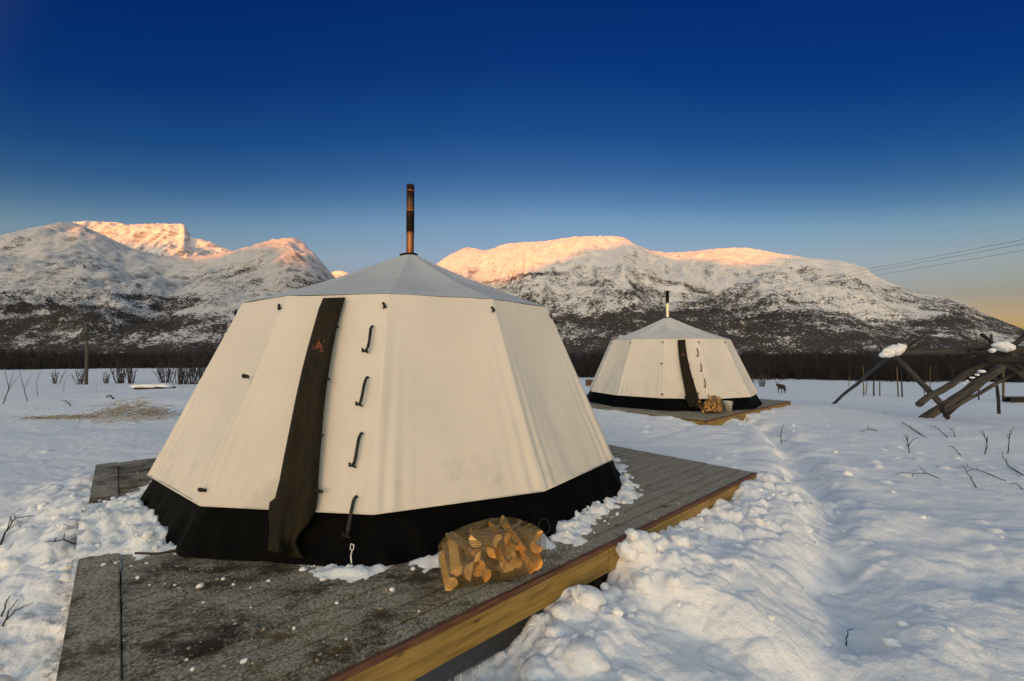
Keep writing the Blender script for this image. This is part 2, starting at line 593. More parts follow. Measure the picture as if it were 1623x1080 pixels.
M['stake'] = simple_mat('peeled_stake', (.06, .042, .016), (.13, .095, .04), 5, .8, 0, .4, .01, (4, 4, 1))
M['twig'] = simple_mat('twig_bark', (.018, .012, .010), (.045, .028, .022), 20, .8, 0, .3, .003)
M['shrub'] = simple_mat('shrub_bark', (.022, .016, .013), (.05, .035, .028), 3, .85, 0, 0)
M['forest'] = simple_mat('forest_bark', (.007, .0055, .0045), (.028, .020, .016), .12, .9, 0, 0, rand=False)
M['straw'] = simple_mat('dry_straw', (.26, .20, .11), (.46, .38, .24), 3, .8, 0, 0)
M['pole'] = simple_mat('pole_wood', (.05, .042, .036), (.10, .085, .07), 3, .85, 0, .4, .01, (5, 5, .5))
M['black'] = simple_mat('black_iron', (.01, .01, .01), (.025, .022, .02), 9, .5, .4, .2, .004)
M['wire'] = simple_mat('wire', (.03, .03, .035), (.05, .05, .05), 1, .5, .3, 0)
M['crate'] = simple_mat('crate_boards', (.07, .035, .022), (.12, .065, .04), 4, .8, 0, .4, .01)
M['fur'] = simple_mat('reindeer_fur', (.008, .006, .005), (.035, .028, .024), 3.0, .95, 0, .3, .02, rand=False)
M['antler'] = simple_mat('antler', (.11, .08, .05), (.18, .13, .09), 20, .6, 0, 0)

# ------------------------------------------------------------------ ground
DU = Vector((.745, .667, 0)).normalized()       # along the long front edge of the decks
DV = Vector((-DU.y, DU.x, 0))
DF = Vector((-1.545, 1.452, 0))                 # near corner of the first deck
DLU, DLV = 6.10, 5.90
D2F = Vector((4.62, 10.55, -.14))               # near corner of the second deck
PATH = [(1.5, 1.6), (1.94, 2.57), (2.75, 3.78), (3.75, 5.4), (5.0, 7.9), (6.0, 10.4), (6.2, 11.6), (6.0, 12.6)]

def seg_dist(x, y, pts):
    d = np.full(np.shape(x), 1e9)
    s = np.zeros(np.shape(x))
    side = np.zeros(np.shape(x))
    acc = 0.0
    for (ax, ay), (bx, by) in zip(pts[:-1], pts[1:]):
        L = math.hypot(bx - ax, by - ay)
        tx, ty = (bx - ax) / L, (by - ay) / L
        t = np.clip((x - ax) * tx + (y - ay) * ty, 0, L)
        ex, ey = x - ax - t * tx, y - ay - t * ty
        dd = np.hypot(ex, ey)
        m = dd < d
        d = np.where(m, dd, d)
        s = np.where(m, acc + t, s)
        side = np.where(m, tx * ey - ty * ex, side)
        acc += L
    return d, s, side

def ground_z(x, y, detail=True):
    x, y = np.asarray(x, float), np.asarray(y, float)
    r = np.hypot(x, y)
    zr = np.interp(r, [0, 8, 12, 16, 25, 35, 50, 100, 200, 400, 1500, 60000],
                   [-.40, -.36, -.30, -.42, -1.05, -1.9, -3.1, -4.6, -6.6, -8.5, -10, -10])
    zl = np.interp(r, [0, 5, 10, 16, 24, 31, 45, 100, 200, 400, 1500, 60000],
                   [-.36, -.30, -.22, -.16, -.12, -.75, -1.4, -1.9, -3.5, -7.0, -10, -10])
    az = x / np.maximum(np.abs(y), .5)
    w = sstep(-.42, .05, np.where(y > 0, az, np.sign(x)))
    z = zl * (1 - w) + zr * w
    # drifts
    amp = np.clip(r / 6, .25, 1) * (1 - sstep(300, 900, r))
    z = z + amp * (.10 * pn(x * .16 + 3, y * .16, 3) + .05 * pn(x * .4, y * .5, 4))
    q = (x - DF.x) * DU.x + (y - DF.y) * DU.y
    v = (x - DF.x) * DV.x + (y - DF.y) * DV.y
    q2 = (x - D2F.x) * DU.x + (y - D2F.y) * DU.y
    v2 = (x - D2F.x) * DV.x + (y - D2F.y) * DV.y
    d, s, side = seg_dist(x, y, PATH)
    # shovelled bank along the front edge of the near deck
    de = np.clip(-v, 0, 50)
    hb = np.interp(q, [-1, .6, 1.6, 2.1, 2.55, 2.8, 3.02, 3.3, 3.7, 4.3, 5.0, 5.7, 6.2, 7.5],
                   [-.38, -.30, -.25, -.20, -.14, -.22, -.24, -.04, -.09, -.15, -.13, -.10, -.07, -.3])
    wb = np.exp(-(de / 1.15) ** 2) * (v < .02) * sstep(-2, 0, q) * (1 - sstep(6.2, 7.6, q))
    z = z * (1 - wb) + (hb - .05 * sstep(.35, 1.2, de)) * wb
    z = z - .11 * np.exp(-(de / .26) ** 2) * (v < .02) * sstep(-.5, .3, q) * (1 - sstep(2.0, 2.5, q)) - .22 * np.exp(-(de / .10) ** 2 - ((q - 2.92) / .16) ** 2) * (v < .02)
    # snow thrown up along the left side of the near deck
    dl = np.clip(-q, 0, 50)
    hl = np.interp(v, [-1, .3, 1.6, 2.4, 3.2, 4.3, 5.1, 5.9, 7], [-.34, -.28, -.20, -.07, .0, .0, -.10, -.12, -.28])
    wlf = np.exp(-(dl / .8) ** 2) * (q < .02) * sstep(-1.6, -.2, v) * (1 - sstep(6, 7, v))
    z = z * (1 - wlf) + (hl - .05 * sstep(.3, .9, dl)) * wlf
    # snow lying up to the second deck
    e2 = np.maximum(np.maximum(-v2, v2 - DLV), np.maximum(-q2, q2 - DLU))
    w2 = np.exp(-(np.clip(e2, 0, 50) / 1.6) ** 2)
    h2 = np.where(v2 < 0, np.interp(q2, [-.5, 0, .7, 1.5, 6.1], [-.2, -.27, -.30, -.24, -.26]), np.interp(v2, [0, .35, 1.0, 6], [-.28, -.20, -.17, -.17]))
    z = z * (1 - w2) + h2 * w2
    if detail:
        near = 1 - sstep(14, 40, r)
        bank = np.exp(-(de / .62) ** 2) * (v < .02) * sstep(-1, .5, q) * (1 - sstep(6.2, 7.4, q))
        rough = np.clip(bank * 1.1 + wlf * .85 + .42 * np.exp(-(d / .6) ** 2) + .22 * wb + .4 * np.exp(-(np.clip(e2, 0, 50) / 1.0) ** 2), 0, 1)
        rr = sstep(.6, .9, az) * (1 - sstep(3.5, 5.2, y)) * sstep(.3, 1, y)          # trampled snow at the near right
        rough = np.maximum(rough, .30 * rr)
        soft = np.clip(wb + np.exp(-(d / 1.3) ** 2) + rr, 0, 1)
        z = z + near * soft * (.060 * fbm(x * .95, y * .95, 2, 61) + .030 * fbm(x * 2.1 + 5, y * 2.1, 2, 62)) + .05 * rr * near
        jx, jy = x + .09 * pn(x * 4, y * 4, 40) + .03 * pn(x * 13, y * 13, 42), y + .09 * pn(x * 4, y * 4, 41) + .03 * pn(x * 13, y * 13, 43)
        c1, c2, c3 = clods(jx, jy, .50, 11), rubble(jx, jy, .26, 12), rubble(jx, jy, .115, 13)
        patchy = .55 + .45 * sstep(-.3, .3, pn(x * 1.2, y * 1.2, 44))
        z = z + rough * near * patchy * (.055 * c1 + .060 * c2 + .020 * c3 - .07)
        z = z + near * (.012 * fbm(x * 1.3, y * 1.7, 3, 21) + .05 * rough * fbm(x * 2.6, y * 2.6, 5, 22, .55))
        # wind crust, small ripples on the open field
        z = z + near * (1 - rough) * .006 * ridged(x * 1.1 + .5 * y, y * 2.3, 3, 31)
        c4 = clods(x, y, .55, 51, .05, .16)
        z = z + near * (1 - rough * .5) * .045 * c4 * sstep(-.25, .35, pn(x * .5, y * .5, 52))
        # ski and foot track
        z = z - near * .125 * np.exp(-(d / .20) ** 2) + near * .035 * np.exp(-((d - .5) / .22) ** 2)
        st = (s / .62) % 1.0
        foot = np.floor(s / .62) % 2 * 2 - 1
        z = z - near * .12 * np.exp(-(((st - .5) * .62 / .14) ** 2) - ((side - foot * .15 - .05) / .075) ** 2)
    # hollow under the decks
    in1 = (q > .03) & (q < DLU - .03) & (v > .03) & (v < DLV - .03)
    in2 = (q2 > .05) & (q2 < DLU - .05) & (v2 > .05) & (v2 < DLV - .05)
    z = np.where(in1, np.minimum(z, -.46) - .12, z)
    z = np.where(in2, -.62, z)
    return z

def gz(x, y):
    return float(ground_z(np.array([x]), np.array([y]))[0])

def on_ground(px, py):
    d = ray(px, py)
    ys = np.geomspace(1.2, 400, 1800)
    z = CAMZ + d.z * ys
    g = ground_z(d.x * ys, ys)
    k = int(np.argmax(z < g)) if np.any(z < g) else len(ys) - 1
    Y = ys[k]
    return Vector((d.x * Y, Y, float(g[k])))

th = np.concatenate([np.linspace(-180, -60, 50, endpoint=False), np.linspace(-60, 60, 700, endpoint=False), np.linspace(60, 180, 50, endpoint=False)])
th = np.radians(th)
rs = np.concatenate([[.001], np.geomspace(.25, 1.6, 14, endpoint=False), np.geomspace(1.6, 34, 620, endpoint=False), np.geomspace(34, 600, 110, endpoint=False), np.geomspace(600, 60000, 24)])
RR, TT = np.meshgrid(rs, th, indexing='ij')
GX, GY = RR * np.sin(TT), RR * np.cos(TT)
i_ = int(np.searchsorted(rs, 41))
GZ = np.vstack([ground_z(GX[:i_], GY[:i_]), ground_z(GX[i_:], GY[i_:], False)])
V = np.stack([GX, GY, GZ], -1).reshape(-1, 3)
me = mesh_np('ground', V, grid_faces(len(rs), len(th), True)[:, ::-1])
ground = link('ground', me, M['ground'], None, True)
tag(ground, 'open snow field with trodden bank and track', kind='structure')
edge_r = 100 + 9 * pn(GX * .03, GY * .03, 8)
heath = (sstep(-6, 12, np.where(GY > 0, GY, RR) - edge_r) * (1 - sstep(3000, 4000, RR))).ravel()
ql = (GX - DF.x) * DU.x + (GY - DF.y) * DU.y
vl = (GX - DF.x) * DV.x + (GY - DF.y) * DV.y
dirt = (np.exp(-(np.clip(-ql, 0, 9) / .22) ** 2) * (ql < .1) * (vl > -.3) * (vl < 3.4)).ravel()
for nm, arr in (('heath', heath), ('dirt', dirt)):
    a = me.attributes.new(nm, 'FLOAT', 'POINT')
    a.data.foreach_set('value', arr.astype(np.float32))

# ------------------------------------------------------------------ mountains
def mountain(sky_pts, d0, dc, seed, p_range, label, amp=70, cols=420, rows=190, gul=1.0, mat='mountain'):
    px = np.linspace(p_range[0], p_range[1], cols)
    sk = np.interp(px, [p[0] for p in sky_pts], [p[1] for p in sky_pts])
    ker = np.hanning(5); ker /= ker.sum()
    sk = np.convolve(np.pad(sk, 2, mode='edge'), ker, 'valid')
    Dc = np.interp(px, [p[0] for p in dc], [p[1] for p in dc])
    D0 = np.interp(px, [p[0] for p in d0], [p[1] for p in d0])
    zc = (HOR - sk) / FPX * Dc
    t = np.concatenate([np.linspace(0, 1, rows), 1 + np.linspace(0, .5, 26)[1:] ** 1.2])
    T = t[:, None]
    Y = D0[None] + (Dc - D0)[None] * T
    X = (px - CX)[None] / FPX * Y
    s = np.where(T <= 1, .45 * np.clip(T, 0, 1) ** 1.5 + .55 * (1 - (1 - np.clip(T, 0, 1)) ** 1.65), 1 - 1.1 * (T - 1) ** 1.2)
    env = np.where(T <= 1, np.sin(np.pi * np.clip(T, 0, 1) ** .8 * .92) ** .8, .25)
    wx, wy = X + 260 * pn(X / 1400, Y / 1400, seed + 5), Y + 260 * pn(X / 1400, Y / 1400, seed + 6)
    z = zc[None] * s
    scale = np.clip(zc[None] / 900, .3, 1.3)
    z = z + env * amp * scale * (ridged(wx / 900, wy / 1500, 5, seed) - .75)
    gl = ridged(wx / 230, Y / 1700, 4, seed + 31) - .7
    z = z + env * amp * .32 * gul * scale * gl
    z = z + amp * .10 * scale * fbm(X / 110, Y / 110, 4, seed + 61) * np.clip(T * 4, 0, 1)
    el = np.max(z / Y, 0)
    f = (zc / Dc) / el
    k2 = np.hanning(9); k2 /= k2.sum()
    f = np.convolve(np.pad(f, 4, mode='edge'), k2, 'valid')
    z = z * f[None] + CAMZ
    z = z - 14 * (1 - np.clip(T * 6, 0, 1))
    V = np.stack([X, Y + 0 * z, z], -1).reshape(-1, 3)
    me = mesh_np('mountain', V, grid_faces(len(t), cols))
    o = link('mountain', me, M[mat], None, True)
    tag(o, label, kind='structure')
    return o

mount = []
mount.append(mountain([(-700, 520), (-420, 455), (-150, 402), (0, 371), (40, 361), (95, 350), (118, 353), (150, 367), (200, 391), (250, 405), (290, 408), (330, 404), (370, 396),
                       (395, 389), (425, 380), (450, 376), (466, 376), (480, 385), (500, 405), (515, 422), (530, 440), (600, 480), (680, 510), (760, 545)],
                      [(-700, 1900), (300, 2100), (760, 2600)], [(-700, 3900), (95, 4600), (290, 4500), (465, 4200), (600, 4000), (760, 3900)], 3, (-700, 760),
                      'snowy mountain with rounded shoulder and dark birch slopes beyond the pole', 95, 480, mat='mountain_left'))
mount.append(mountain([(-100, 420), (60, 368), (100, 352), (130, 349), (150, 350), (180, 351), (200, 355), (215, 354), (250, 353), (288, 354), (293, 362), (298, 372), (304, 376), (330, 382), (355, 393), (400, 412), (470, 440)],
                      [(-100, 3900), (250, 4100), (470, 4300)], [(-100, 6100), (130, 6150), (290, 6150), (355, 6300), (470, 6300)], 21, (-100, 470),
                      'far cliff plateau glowing orange in the last sun', 110, 300, 110, 2.2))
mount.append(mountain([(470, 470), (515, 440), (527, 430), (538, 428), (548, 431), (556, 436), (620, 470)], [(470, 8200), (620, 8200)], [(470, 9300), (620, 9300)], 33, (470, 620),
                      'small distant orange summit between the two mountains', 90, 70, 50))
mount.append(mountain([(560, 520), (620, 470), (690, 418), (710, 405), (738, 391), (752, 393), (770, 397), (800, 386), (830, 383), (860, 382), (885, 378), (915, 374), (960, 373), (990, 375), (1003, 384),
                       (1030, 396), (1060, 400), (1100, 398), (1130, 394), (1160, 392), (1185, 392), (1215, 397), (1240, 402), (1290, 409), (1340, 414), (1375, 424), (1390, 437),
                       (1440, 460), (1500, 472), (1535, 482), (1560, 497), (1623, 522), (1690, 541), (1800, 550), (2000, 553)],
                      [(560, 2600), (1000, 1900), (1623, 1900), (2000, 2200)], [(560, 4600), (740, 4500), (915, 4300), (1003, 4100), (1060, 4600), (1180, 4700), (1240, 4300), (1390, 3900), (1560, 3600), (2000, 3500)], 47, (560, 2000),
                      'long snowy mountain with sunlit ridge and dark wooded foot behind both tents', 80, 560))

# range behind the camera: it keeps the valley in shade and lets the last sun reach the summits
TERM = [(60, 340), (110, 344), (140, 362), (200, 384), (255, 404), (300, 409), (360, 404), (395, 388), (440, 391), (480, 394), (535, 445),
        (705, 428), (745, 440), (790, 448), (820, 437), (860, 418), (905, 402), (960, 390), (1000, 379), (1040, 402), (1100, 408), (1150, 417), (1190, 419), (1215, 410), (1240, 403)]
bvhs = []
for o in mount:
    n_ = len(o.data.vertices)
    co = np.empty(n_ * 3, np.float32); o.data.vertices.foreach_get('co', co)
    pl = np.empty(len(o.data.polygons) * 4, np.int32); o.data.polygons.foreach_get('vertices', pl)
    bvhs.append(BVHTree.FromPolygons(co.reshape(-1, 3).tolist(), pl.reshape(-1, 4).tolist()))
hd = Vector((-SUN_TO.x, -SUN_TO.y, 0)).normalized()          # horizontal way the light travels
lat = Vector((hd.y, -hd.x, 0))
RD = 22000.0
prof = []
for px, py in TERM:
    best = None
    d = ray(px, py).normalized()
    for b in bvhs:
        h = b.ray_cast(Vector((0, 0, CAMZ)), d)
        if h[0] is not None and (best is None or h[3] < best[1]):
            best = (h[0], h[3])
    if best is None:
        for dy in (4, 8, 12, 18):
            d = ray(px, py + dy).normalized()
            for b in bvhs:
                h = b.ray_cast(Vector((0, 0, CAMZ)), d)
                if h[0] is not None and (best is None or h[3] < best[1]):
                    best = (h[0] + Vector((0, 0, h[3] * dy / FPX)), h[3])
            if best: break
    if best:
        p = best[0]
        prof.append((p.dot(lat), p.z + (p.dot(hd) + RD) * math.tan(SUN_EL)))
prof.sort()
lx = np.array([p[0] for p in prof]); lz = np.array([p[1] for p in prof])
xs = np.unique(np.concatenate([np.linspace(-30000, -7000, 60), np.linspace(-7000, 7000, 360), np.linspace(7000, 30000, 60)]))
hz = np.interp(xs, np.concatenate([[-30000, -9000, -6500], lx, [lx[-1] + 900, 9000, 30000]]),
               np.concatenate([[1500, lz[0] + 60, lz[0] + 40], lz, [lz[-1] + 130, lz[-1] + 60, 1500]]))
kk = np.hanning(7); kk /= kk.sum()
hz = np.convolve(np.pad(hz, 3, mode='edge'), kk, 'valid')
rows = np.concatenate([np.linspace(-1, 0, 14), np.linspace(0, 1, 14)[1:]])
XX, WW = np.meshgrid(xs, rows)
hh = hz[None] * (1 - np.abs(WW) ** 1.2) + 70 * fbm(XX / 900, WW * 3, 4, 77) * np.abs(WW) * (1 - np.abs(WW)) * 4 - 12
ss = -RD + WW * 5500
V = np.stack([XX * lat.x + ss * hd.x, XX * lat.y + ss * hd.y, hh], -1).reshape(-1, 3)
hills = link('hills', mesh_np('hills', V, grid_faces(len(rows), len(xs))), M['mountain'], None, True)
tag(hills, 'far mountain range across the valley shading it from the low sun', kind='structure')
print('RIDGE', [(round(a), round(b)) for a, b in prof])

# ------------------------------------------------------------------ decks
def make_deck(name, loc):
    root = empty(name, loc, math.atan2(DU.y, DU.x))
    W = .138
    n = 41
    pitch = DLV / n
    bl = MB().box((0, 0, 0), (DLU - .228, W, .032))
    me0 = None
    for i in range(n):
        if me0 is None:
            o = bl.build('plank', M['deck'], root, bevel=.004)
            me0 = o.data
        else:
            o = link('plank', me0, None, root)
        o.location = (.230 + (DLU - .228) / 2 + random.uniform(-.003, .003), pitch * (i + .5), -.016 + random.uniform(-.004, .004))
        o.rotation_euler = (random.uniform(-.008, .008), 0, 0)
    eb = MB().box((0, 0, 0), (DLV, .222, .036)).build('border_board', M['border'], root, bevel=.004)
    eb.location = (.113, DLV / 2, -.010)
    eb.rotation_euler = (0, 0, math.pi / 2)
    # stained trim strip under the plank edge, then the yellow fascia beams
    tr = MB().box((0, 0, 0), (DLU + .03, .03, .034)).build('edge_trim', M['red_edge'], root, bevel=.004)
    tr.location = (DLU / 2, -.016, -.0185)
    for a, b in ((0, 3.05), (3.055, DLU)):
        fb = MB().box((0, 0, 0), (b - a, .045, .175)).build('fascia_board', M['fascia'], root, bevel=.004)
        fb.location = ((a + b) / 2, -.010, -.124)
    for x in (.02, DLU - .02):
        fb = MB().box((0, 0, 0), (DLV - .06, .045, .165)).build('fascia_board', M['fascia'], root, bevel=.004)
        fb.location = (x, DLV / 2, -.125)
        fb.rotation_euler = (0, 0, math.pi / 2)
    fb = MB().box((0, 0, 0), (DLU, .045, .165)).build('fascia_board', M['fascia'], root, bevel=.004)
    fb.location = (DLU / 2, DLV - .02, -.125)
    for y in (.5, 2.0, 3.5, 5.0):
        j = MB().box((0, 0, 0), (DLU - .12, .05, .14)).build('joist', M['joist'], root)
        j.location = (DLU / 2, y, -.115)
    for x in (.3, 3.05, 5.8):
        for y in (.12, 3.0, 5.75):
            j = MB().box((0, 0, 0), (.12, .12, .40)).build('post', M['joist'], root)
            j.location = (x, y, -.39)
    return root

deck1 = make_deck('wooden_deck', DF)
tag(deck1, 'frosted plank deck with yellow timber edge under the large near tent', 'deck', 'square plank decks under the tents')
deck2 = copy_tree(deck1)
deck2.location = D2F
tag(deck2, 'snow-edged plank deck under the smaller far tent', 'deck', 'square plank decks under the tents')

def deck_pt(u, v, z=0.0):
    p = DF + DU * u + DV * v
    return Vector((p.x, p.y, z))

# ------------------------------------------------------------------ tents
TC = Vector((-1.345, 5.80, 0))
A0 = -82.4
RE, ZE, RB, ZB, RS, ZP = 1.89, 2.01, 2.635, .335, 2.755, 2.77

def corner(k, r, z):
    a = R(A0 + 30 * k)
    return Vector((r * math.cos(a), r * math.sin(a), z))

def panel_mesh(name, P00, P10, P01, P11, nu, nv, disp, thick=0.0):
    """P00-P10 top edge, P01-P11 lower edge; disp(s,t) -> outward shift"""
    s = np.linspace(0, 1, nu)[None, :, None]
    t = np.linspace(0, 1, nv)[:, None, None]
    A, B, C, D = (np.array(p) for p in (P00, P10, P01, P11))
    V = (A * (1 - s) + B * s) * (1 - t) + (C * (1 - s) + D * s) * t
    nrm = np.cross(C - A, B - A)
    nrm = nrm / np.linalg.norm(nrm)
    mid = (A + B + C + D) / 4
    if np.dot(nrm[:2], mid[:2]) < 0:
        nrm = -nrm
    V = V + nrm * disp(s[..., 0], t[..., 0])[..., None]
    F = grid_faces(nv, nu)
    me = mesh_np(name, V.reshape(-1, 3), F)
    return me, nrm

def build_tent(name):
    root = empty(name, TC)
    for k in range(12):
        sd = 100 + k * 7
        width = 2 * RB * math.sin(R(15))

        def wdisp(s, t, sd=sd, width=width):
            e = np.minimum(s, 1 - s)
            fadein = np.sin(np.pi * s) ** .5 * np.sin(np.pi * np.clip(t, 0, 1) * .5)
            sag = -.045 * np.sin(np.pi * s) * np.sin(np.pi * t * .9 + .1)
            en = np.exp(-(e / .16) ** 2) * np.clip(e / .03, 0, 1)
            folds = .016 * en * np.sin(e * width * 2 * np.pi / .13 + 1.0 * np.sin(t * 2.5 + sd)) * t ** 1.8
            low = .027 * pn(s * 4.0 + sd, t * .9 + sd * .3, sd) * t ** 2.0 * np.clip(e / .06, 0, 1)
            lowb = .0035 * pn(s * 12 + sd, t * 1.4, sd + 3) * t ** 3 * np.clip(e / .06, 0, 1)
            crs = .008 * pn(s * 3 + t * 4 + sd, t * 3 - s * 2, sd + 4) * np.clip(e / .06, 0, 1)
            return sag + (folds + low + lowb) * 1.0 + crs
        me, nr = panel_mesh('wall_panel', corner(k, RE, ZE), corner(k + 1, RE, ZE), corner(k, RB, ZB), corner(k + 1, RB, ZB), 61, 50, wdisp)
        link('wall_panel', me, M['canvas'], root, True)

        def rdisp(s, t, sd=sd):
            return -.022 * np.sin(np.pi * t) * np.sin(np.pi * s) - .035 * np.sin(np.pi * t)
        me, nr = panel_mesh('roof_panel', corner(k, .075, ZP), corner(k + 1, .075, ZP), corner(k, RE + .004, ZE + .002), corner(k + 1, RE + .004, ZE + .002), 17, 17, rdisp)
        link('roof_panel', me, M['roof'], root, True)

        def sdisp(s, t, sd=sd):
            e = np.minimum(s, 1 - s)
            return (.030 * pn(s * 9 + sd, t * 1.5 + sd, sd) + .016 * pn(s * 22 + sd, t * 2.5, sd + 1)) * np.clip(e / .05, 0, 1) * np.clip(t * 2.2 - .5, 0, 1) + .04 * np.clip(t - .85, 0, 1)
        me, nr = panel_mesh('skirt_panel', corner(k, RB - .085, ZB + .04), corner(k + 1, RB - .085, ZB + .04), corner(k, RS, .003), corner(k + 1, RS, .003), 41, 16, sdisp)
        link('skirt_panel', me, M['skirt'], root, True)
        MB().tube([corner(k, RB + .001, ZB), corner(k + 1, RB + .001, ZB)], .006, 6).build('hem', M['canvas'], root, True)
        # toggles under the eave at each corner
        a = corner(k, RE + .03, ZE - .10) + Vector((-math.sin(R(A0 + 30 * k)), math.cos(R(A0 + 30 * k)), 0)) * -.035
        rot = Matrix.Rotation(R(A0 + 30 * k), 3, 'Z') @ Matrix.Rotation(-.45, 3, 'Y') @ Matrix.Rotation(.5, 3, 'X')
        tg = MB().box((0, 0, 0), (.018, .022, .046), rot).box((.006, -.004, -.024), (.02, .032, .016), rot).build('toggle', M['strap'], root, bevel=.003)
        tg.location = a + Vector((math.cos(R(A0 + 30 * k)), math.sin(R(A0 + 30 * k)), 0)) * .03
    return root

tent = build_tent('tent')
# the door face lies between corners 11 (-112.4) and 0 (-82.4)
f_e0, f_e1, f_b0 = corner(-1, RE, ZE), corner(0, RE, ZE), corner(-1, RB, ZB)
f_n = (f_b0 - f_e0).cross(f_e1 - f_e0).normalized()
if f_n.y > 0: f_n = -f_n

def on_face(px, py, off, floor=None):
    """tent-local point where the sight line meets the door face, off metres proud of it"""
    o = Vector((0, 0, CAMZ)) - TC
    d = ray(px, py)
    tt = (f_e0 + f_n * off - o).dot(f_n) / d.dot(f_n)
    p = o + d * tt
    if floor is not None and p.z < floor:
        tt = (floor - o.z) / d.z
        p = o + d * tt
    return p

# door flap
LE = [(513, 473), (506, 490), (499, 515), (489, 550), (480, 585), (472, 620), (465, 655), (457, 695), (450, 730), (444, 762), (437, 790), (428, 797), (427, 815), (428, 838), (427, 858), (424, 872)]
RE_ = [(547, 472), (541, 490), (534, 515), (527, 550), (521, 585), (516, 620), (512, 655), (509, 695), (506, 730), (504, 762), (503, 790), (500, 808), (490, 828), (474, 846), (468, 860), (480, 886)]
nr_, nc_ = 61, 25
ti = np.linspace(0, len(LE) - 1, nr_)
lpx = np.stack([np.interp(ti, range(len(LE)), [p[i] for p in LE]) for i in (0, 1)], 1)
rpx = np.stack([np.interp(ti, range(len(RE_)), [p[i] for p in RE_]) for i in (0, 1)], 1)
Vf = []
for i in range(nr_):
    t = i / (nr_ - 1)
    for j in range(nc_):
        s = j / (nc_ - 1)
        px = lpx[i] * (1 - s) + rpx[i] * s
        env = math.sin(math.pi * s) ** .7
        sw = .15 + .85 * t
        off = .028 + env * (.034 + sw * (.044 * math.sin(s * 7.5 + 1.6 * math.sin(t * 3.2)) + .010 * math.sin(s * 15 + 4 * t)))
        off += .045 * max(0, t - .72) / .28 * (math.sin(s * 9 + t * 11) * env + .5)
        Vf.append(on_face(px[0], px[1], off, .014 + .02 * env))
flap = link('door_flap', mesh_np('door_flap', np.array([tuple(v) for v in Vf]), grid_faces(nr_, nc_)), M['olive'], tent, True)
tag(flap, 'dark olive flap hanging over the door zip')
sol = flap.modifiers.new('thick', 'SOLIDIFY'); sol.thickness = .006; sol.offset = -1
# round emblem printed on the flap: ring of small grey letters, orange fire motif, a line of print below
bvf = BVHTree.FromPolygons([tuple(v) for v in Vf], grid_faces(nr_, nc_).tolist())
def on_flap(px, py, lift=.006):
    o = Vector((0, 0, CAMZ)) - TC
    d = ray(px, py).normalized()
    h = bvf.ray_cast(o, d)
    p = h[0] if h[0] is not None else on_face(px, py, .05)
    return p + f_n * lift
ec = (506, 547)
em = MB()
for a0, a1, r0, r1 in ((0, 360, 8.8, 10.0),):
    for q in range(0, 360, 12):
        ps = [(ec[0] + r * math.cos(R(a)), ec[1] - r * math.sin(R(a))) for r, a in ((r0, q), (r1, q), (r1, q + 12), (r0, q + 12))]
        em.add([on_flap(*p) for p in ps], [(0, 1, 2, 3)])
def stroke(mb, pts, w, lift=.006):
    for (ax, ay), (bx, by) in zip(pts[:-1], pts[1:]):
        L = math.hypot(bx - ax, by - ay)
        nx, ny = -(by - ay) / L * w / 2, (bx - ax) / L * w / 2
        mb.add([on_flap(ax + nx, ay + ny, lift), on_flap(bx + nx, by + ny, lift), on_flap(bx - nx, by - ny, lift), on_flap(ax - nx, ay - ny, lift)], [(0, 1, 2, 3)])
stroke(em, [(500.5, 551.5), (506.8, 539.5)], 1.1); stroke(em, [(505.2, 539.5), (511, 551.5)], 1.1)
stroke(em, [(499.5, 552.2), (512, 552.2)], 1.2, .007)
stroke(em, [(503.5, 550.8), (504, 547.5), (505.6, 544.8)], 1.1, .007); stroke(em, [(508.2, 550.8), (507.8, 547.5), (506.4, 544.2)], 1.1, .0075); stroke(em, [(505.9, 551), (505.9, 547.4)], 1.0, .008)
emo = em.build('emblem', M['emblem'], tent)
tag(emo, 'round printed emblem with orange fire mark')
eg = MB()
for q in list(range(35, 150, 8)) + list(range(200, 345, 8)):
    ps = [(ec[0] + r * math.cos(R(a)), ec[1] - r * math.sin(R(a))) for r, a in ((10.4, q), (12.6, q), (12.6, q + 4.5), (10.4, q + 4.5))]
    eg.add([on_flap(*p) for p in ps], [(0, 1, 2, 3)])
xx = 493.0
while xx < 509:
    w_ = random.uniform(.8, 1.5)
    stroke(eg, [(xx, 564.0 + (xx - 493) * .06), (xx + w_, 564.0 + (xx + w_ - 493) * .06)], 1.3)
    xx += w_ + .5
for xx in (498, 500, 502.2):
    stroke(eg, [(xx, 567.4), (xx + 1.3, 567.4)], 1.0)
eg.build('emblem_lettering', M['emblem_grey'], tent)

